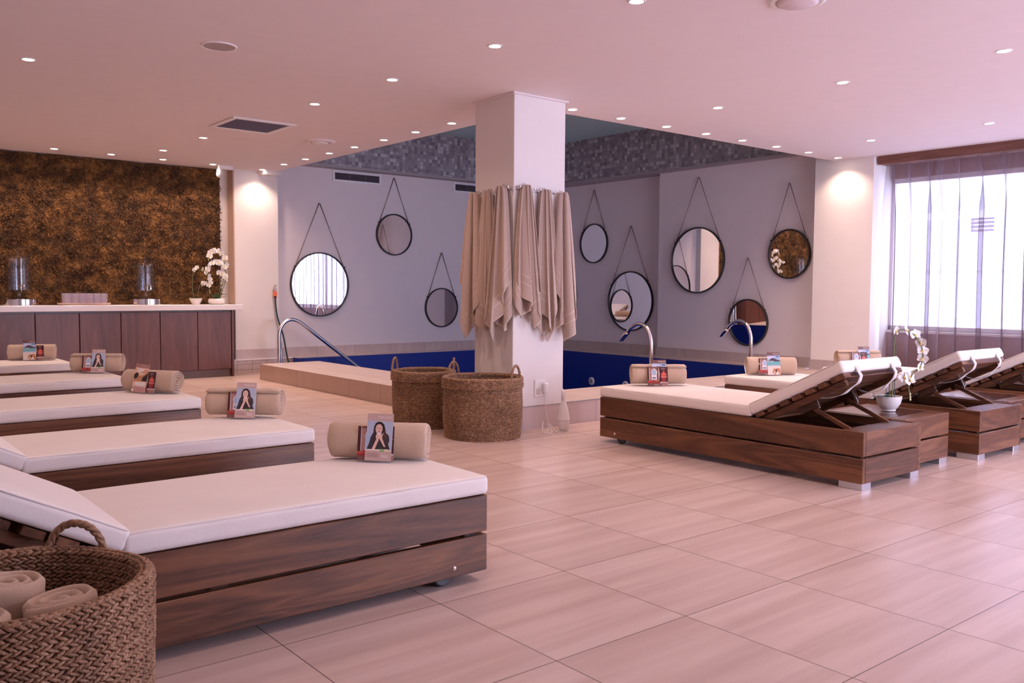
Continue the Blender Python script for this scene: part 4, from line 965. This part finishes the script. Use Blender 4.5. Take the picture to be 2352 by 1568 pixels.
def handle_mesh(r, ang, z, w, hh, rad=.0088):
    m = MB(); c = Vector((math.cos(ang), math.sin(ang), 0)); tdir = Vector((-c.y, c.x, 0)); N = 46
    for strand in range(3):
        pts = []
        for k in range(N+1):
            t = k/N; a = PI*t
            p = c*(r-.004) + tdir*(w/2*math.cos(a)) + Vector((0, 0, z-.05+(hh+.05)*math.sin(a)**.75))
            ph = k*.62+strand*2*PI/3
            nrm = (tdir*math.cos(a)*.5+Vector((0, 0, 1))*math.sin(a)).normalized()
            pts.append(p + nrm*rad*.62*math.cos(ph) + c*rad*.62*math.sin(ph))
        m.tube(pts, rad*.62, 7)
    return m
def basket(label, loc, r0, r1, h, rows, seg, cuff, hang, seed, amp=.006, hs=.10, hw_=.13):
    t = thing('seagrass_basket', label, 'basket', loc, 0, 'woven seagrass baskets')
    basket_mesh(r0, r1, h, rows, seg, cuff, seed, amp).build('basket_body', M['wicker'], t, smooth=True, recalc=False)
    for a in hang: handle_mesh(r1+(.012 if cuff else 0)-.004, R(a), h, hw_, hs).build('handle', M['wicker'], t, smooth=True)
    return t
basket('large woven seagrass basket in the left foreground holding rolled towels', (.372, 2.232, 0), .262, .285, .45, 45, 96, 0, (50, 230), 2, .0135, .066, .15)
basket('round woven seagrass basket nearest the camera in front of the pillar', (4.095, 5.385, 0), .285, .290, .455, 38, 88, .17, (104, 290), 5, .0125)
basket('woven seagrass basket behind and left of the other pillar basket', (4.02, 6.09, 0), .235, .245, .455, 38, 74, .17, (128, -38), 8, .0125)
# towels standing in the foreground basket
vm = [spiral_mesh(.082, .22, 2.6, s, 0, .016) for s in (.4, 2.9)]
vms = [q.mesh('rolled_towel', [M['towel_roll']], smooth=True) for q in vm]
spots = [(.365, 2.335, .315, 0, 'rolled beige towel standing at the back left of the foreground basket'), (.275, 2.165, .300, 1, 'rolled beige towel standing in front of the others in the foreground basket'), (.462, 2.195, .295, 1, 'rolled beige towel standing nearest the right rim of the foreground basket'),
         (.205, 2.325, .295, 0, 'rolled beige towel standing at the left edge in the foreground basket'), (.390, 2.04, .265, 1, 'rolled beige towel low against the near rim of the foreground basket')]
for i, (x, y, z, k, lb) in enumerate(spots):
    o = bpy.data.objects.new('rolled_towel', vms[k]); C.objects.link(o); o.location = (x, y, z); o.rotation_euler = (R([0, 4, -4, 3, 2][i]), R(90+[3, -4, 6, 0, 2][i]), R(i*70)); tag(o, lb, 'towel', 'rolled towels in the foreground basket')

# ================================================================== HOOKS + HANGING TOWELS
def hook(x, y, z, face, label):
    t = thing('towel_hook', label, 'hook', (x, y, z), 0 if face == 'y' else -PI/2, 'chrome towel hooks on the pillar')
    m = MB(); m.bbox(-.045, .045, -.006, 0, -.012, .012, .002); m.build('plate', M['steel'], t)
    for s_ in (-1, 1):
        m = MB(); m.tube([(s_*.030, 0, 0), (s_*.030, -.035, .0), (s_*.030, -.042, .010)], .006, 8); m.lathe([(.0005, -.004), (.010, -.004), (.010, .010), (.0005, .012)], 12, T=Matrix.Translation((s_*.030, -.042, .008)), caps=False); m.build('peg', M['chrome'], t, smooth='auto')
def hanging_towel(x, y, z, face, Lm, Wb, seed, label, skew=0.0, out=.06, folds=3.4):
    t = thing('hanging_towel', label, 'towel', (x, y, z), 0 if face == 'y' else -PI/2, 'beige towels hanging on the pillar')
    rg = random.Random(seed); ph = rg.uniform(0, 6); ph2 = rg.uniform(0, 6)
    def layer(mb, hem, Lm, Wb, sk, d0, da, hemf, folds, ph, nu=76, nv=64):
        base = len(mb.v)
        for j in range(nv):
            for i in range(nu):
                s = i/(nu-1)*2-1; l = Lm*hemf(s); v = j/(nv-1); dz = l*v
                f = min(1, dz/1.2); W = .040+(Wb*1.08-.040)*f**.62
                x_ = s*W + sk*f*f + .012*f*math.sin(s*4+ph2)
                fold = math.cos(s*folds*PI + ph + 1.2*f*math.sin(ph2+s*2))
                edge = 1-.55*s*s
                A_ = (.016+.034*f)*da
                y_ = -(.030 + d0*(.35+.65*f)*edge + A_*fold*(1-.25*abs(s)) + .012*(1-abs(s)))
                # small local wrinkles
                y_ -= .003*noise.noise(Vector((s*5+seed, dz*3, 2)))
                x_ += .35*A_*math.sin(s*folds*2*PI+ph)
                ztop = .012*math.cos(s*PI/2)
                mb.v.append((x_, min(y_, -.010), ztop-dz)); hem.append(l-dz)
        for j in range(nv-1):
            for i in range(nu-1):
                a = base+j*nu+i; mb.f.append((a, a+1, a+nu+1, a+nu)); mb.m.append(0)
    def zig(pts):
        def f(s):
            for (a, b), (c, d) in zip(pts, pts[1:]):
                if a <= s <= c:
                    q = (s-a)/(c-a); return b+(d-b)*q
            return pts[-1][1]
        return f
    p1 = rg.uniform(-.15, .35); 
    front = zig([(-1.001, rg.uniform(.62, .72)), (-.55, rg.uniform(.80, .86)), (p1, 1.0), (p1+.2, rg.uniform(.84, .90)), (.70, rg.uniform(.66, .74)), (1.001, rg.uniform(.52, .62))])
    back = zig([(-1.001, rg.uniform(.78, .9)), (-.6, 1.0), (-.2, rg.uniform(.86, .92)), (.2, .93), (.6, rg.uniform(.96, 1.0)), (1.001, rg.uniform(.75, .85))])
    if seed % 2: front_, back_ = front, back; front = lambda s: front_(-s); back = lambda s: back_(-s)
    mb = MB(); hem = []
    layer(mb, hem, Lm, Wb, skew, out, 1.0, front, folds, ph)
    layer(mb, hem, Lm*.95, Wb*.93, skew*.8-.012, out*.35, .6, back, folds*.8, ph+2)
    o = mb.build('cloth', M['hang'], t, smooth=True, recalc=False)
    at_ = o.data.attributes.new('hem', 'FLOAT', 'POINT'); at_.data.foreach_set('value', hem)
    sd = o.modifiers.new('thick', 'SOLIDIFY'); sd.thickness = .0055; sd.offset = 0
    m = MB(); m.tube([(-.012, -.020, .012), (-.006, -.030, .024), (.006, -.030, .024), (.012, -.020, .012)], .0025, 6); m.build('loop', M['hang'], t)
    return t
HZ = 1.905
for i, (yy, w_) in enumerate(((5.70, 'left'), (5.55, 'middle'), (5.88, 'outer left'))):
    pass
hook(4.415, 5.775, HZ, 'x', 'chrome towel hook on the shaded pillar side, left one'); hook(4.415, 5.605, HZ, 'x', 'chrome towel hook on the shaded pillar side, nearer the pillar corner')
hook(4.625, 5.415, HZ, 'y', 'chrome towel hook on the lit pillar face, left one'); hook(4.80, 5.415, HZ, 'y', 'chrome towel hook on the lit pillar face, right one')
hook(4.475, 5.415, HZ+.01, 'y', 'chrome towel hook hidden under the towel next to the pillar corner')
hook(4.415, 5.470, HZ+.01, 'x', 'chrome towel hook hidden under the front left towel')
hanging_towel(4.415, 5.865, 1.90, 'x', 1.19, .165, 3, 'beige bath towel hanging leftmost on the shaded side of the pillar', .03, .10, 2.6)
hanging_towel(4.415, 5.700, 1.905, 'x', 1.15, .120, 4, 'beige bath towel hanging in the middle of the shaded pillar side', .0, .05, 3.0)
hanging_towel(4.415, 5.510, 1.925, 'x', 1.235, .145, 6, 'beige bath towel hanging at the pillar corner on the shaded side', -.01, .09, 3.2)
hanging_towel(4.500, 5.415, 1.930, 'y', 1.14, .135, 9, 'beige bath towel with woven band hanging leftmost on the lit pillar face', .03, .09, 3.2)
hanging_towel(4.705, 5.415, 1.910, 'y', 1.22, .125, 12, 'beige bath towel hanging in the middle of the lit pillar face', .02, .06, 3.0)
hanging_towel(4.895, 5.415, 1.900, 'y', 1.21, .125, 15, 'beige bath towel hanging rightmost on the pillar beyond its edge', .02, .08, 2.4)

# ================================================================== SOCKET, DIFFUSER, ORCHID ON TABLE
t = thing('power_socket', 'white double wall socket with a plug low on the lit pillar face', 'socket', (4.70, 5.415, .327))
m = MB(); m.bbox(-.062, .062, -.012, 0, -.068, .068, .004); m.build('faceplate', M['white'], t)
m = MB(); m.bbox(-.05, -.005, -.014, -.011, -.052, .0, .001); m.build('outlet', plain('outlet_shadow_tan', (.60, .50, .47), .4), t)  # outlet coloured tan for the shadow on this corner of the plate
m = MB(); m.bbox(.008, .052, -.055, -.010, -.040, .045, .008); m.build('plug', M['white'], t)
t = thing('scent_diffuser', 'white vase-shaped electric diffuser standing on the floor right of the pillar', 'diffuser', (4.735, 5.165, 0))
m = MB(); m.lathe([(.0005, .004), (.024, .004), (.034, .020), (.048, .075), (.050, .092)], 32, caps=False); m.build('base', M['ceramic'], t, smooth='auto')
m = MB(); m.lathe([(.0495, .094), (.049, .11), (.040, .165), (.024, .225), (.016, .255), (.0135, .285), (.012, .318)], 32, caps=False); m.build('neck', M['ceramic'], t, smooth=True)
m = MB(); m.tube([(-.010, .0, .25), (-.013, 0, .31), (-.016, 0, .345)], [.011, .0095, .007], 14); m.build('spout', M['ceramic'], t, smooth=True)
m = MB(); m.tube([(.05*math.cos(a), .05*math.sin(a), .004) for a in [2*PI*k/24 for k in range(24)]], .003, 6, closed=True); m.build('cable_ring', M['white'], t)
m = MB(); m.tube(arc_pts([(.005, .235, .28), (-.02, .19, .15), (-.05, .12, .01), (-.13, .09, .015), (-.17, .05, .09), (-.20, .02, .02), (-.12, .0, .004), (-.08, .08, .06), (-.05, .03, .004), (-.10, -.03, .004), (-.03, -.02, .006)], 8), .0022, 6); m.build('cable', M['white'], t, smooth=True)

# orchid on the side table (flowers look toward the camera)
fz = R(-38)
ux, uy = .776, -.631    # picture-right direction on the ground
def SP(a, z, b=0): return (a*ux-b*uy*0, a*uy, z)
orchid('potted_orchid', 'white orchid with a looping spray in a white bowl on the low wooden table', (5.665, 2.975, .334),
       [(.0005, .0), (.044, .0), (.046, .012), (.052, .016), (.074, .05), (.082, .085), (.083, .098), (.077, .098), (.072, .08), (.0005, .07)],
       [([SP(.02, .09), SP(.025, .22), SP(.025, .36), SP(.03, .50), SP(.08, .54), SP(.16, .50), SP(.215, .40), SP(.205, .30), SP(.15, .24), SP(.13, .16), SP(.14, .11)], [(.36, SP(-.02, .0)), (.43, SP(0, .0)), (.49, SP(.01, .0)), (.55, SP(.01, .0)), (.60, SP(.0, 0)), (.66, SP(.0, 0)), (.72, SP(0, 0)), (.80, SP(-.02, -.01)), (.86, SP(-.0, 0)), (.74, SP(-.09, -.05))])],
       [(R(150), .15, .02, .12), (R(170), .14, .022, .25), (R(20), .08, .016, .4), (R(200), .13, .02, .2), (R(60), .07, .014, .5)], 1.3, fz,
       stakes=((SP(-.02, .08), SP(-.02, .34)), (SP(.0, .08), SP(.008, .50)), (SP(.035, .08), SP(.035, .44))))

# ================================================================== LIGHT, WORLD, CAMERA
w = bpy.data.worlds.new('World'); bpy.context.scene.world = w; w.use_nodes = True
bg = w.node_tree.nodes['Background']; bg.inputs[0].default_value = (.80, .78, 1.0, 1); bg.inputs[1].default_value = 7.5
def portal(loc, rot, sx, sy):
    L = bpy.data.lights.new('daylight_portal', 'AREA'); L.shape = 'RECTANGLE'; L.size = sx; L.size_y = sy; L.cycles.is_portal = True
    o = bpy.data.objects.new('daylight_portal', L); C.objects.link(o); o.location = loc; o.rotation_euler = rot
portal((XR+.10, (WY0+WY1)/2, (WZ0+WZ1)/2), (0, R(90), 0), WZ1-WZ0, WY1-WY0)
portal(((bx0+bx1)/2, YB-.12, (bz0+bz1)/2), (R(90), 0, 0), bx1-bx0, bz1-bz0)

cam = bpy.data.cameras.new('Camera'); co = bpy.data.objects.new('Camera', cam); C.objects.link(co)
cam.sensor_width = 36; cam.sensor_fit = 'HORIZONTAL'; cam.lens = 2036.5/2352*36; cam.clip_start = .02
r_ = Vector((.77587471, -.63085449, .00640709)); u_ = Vector((.03157346, .04897049, .99830106)); f_ = Vector((.63009646, .77435425, -.05791322))
Mx = Matrix((r_, u_, -f_)).transposed().to_4x4(); Mx.translation = (0, 0, 1.12); co.matrix_world = Mx
sc = bpy.context.scene; sc.camera = co
sc.view_settings.view_transform = 'Standard'; sc.view_settings.look = 'None'; sc.view_settings.gamma = 1; sc.view_settings.use_curve_mapping = False
sc.view_settings.exposure = 0.8
sc.cycles.max_bounces = 10; sc.cycles.diffuse_bounces = 5; sc.cycles.glossy_bounces = 6; sc.cycles.transmission_bounces = 10; sc.cycles.transparent_max_bounces = 12
sc.cycles.sample_clamp_indirect = 6
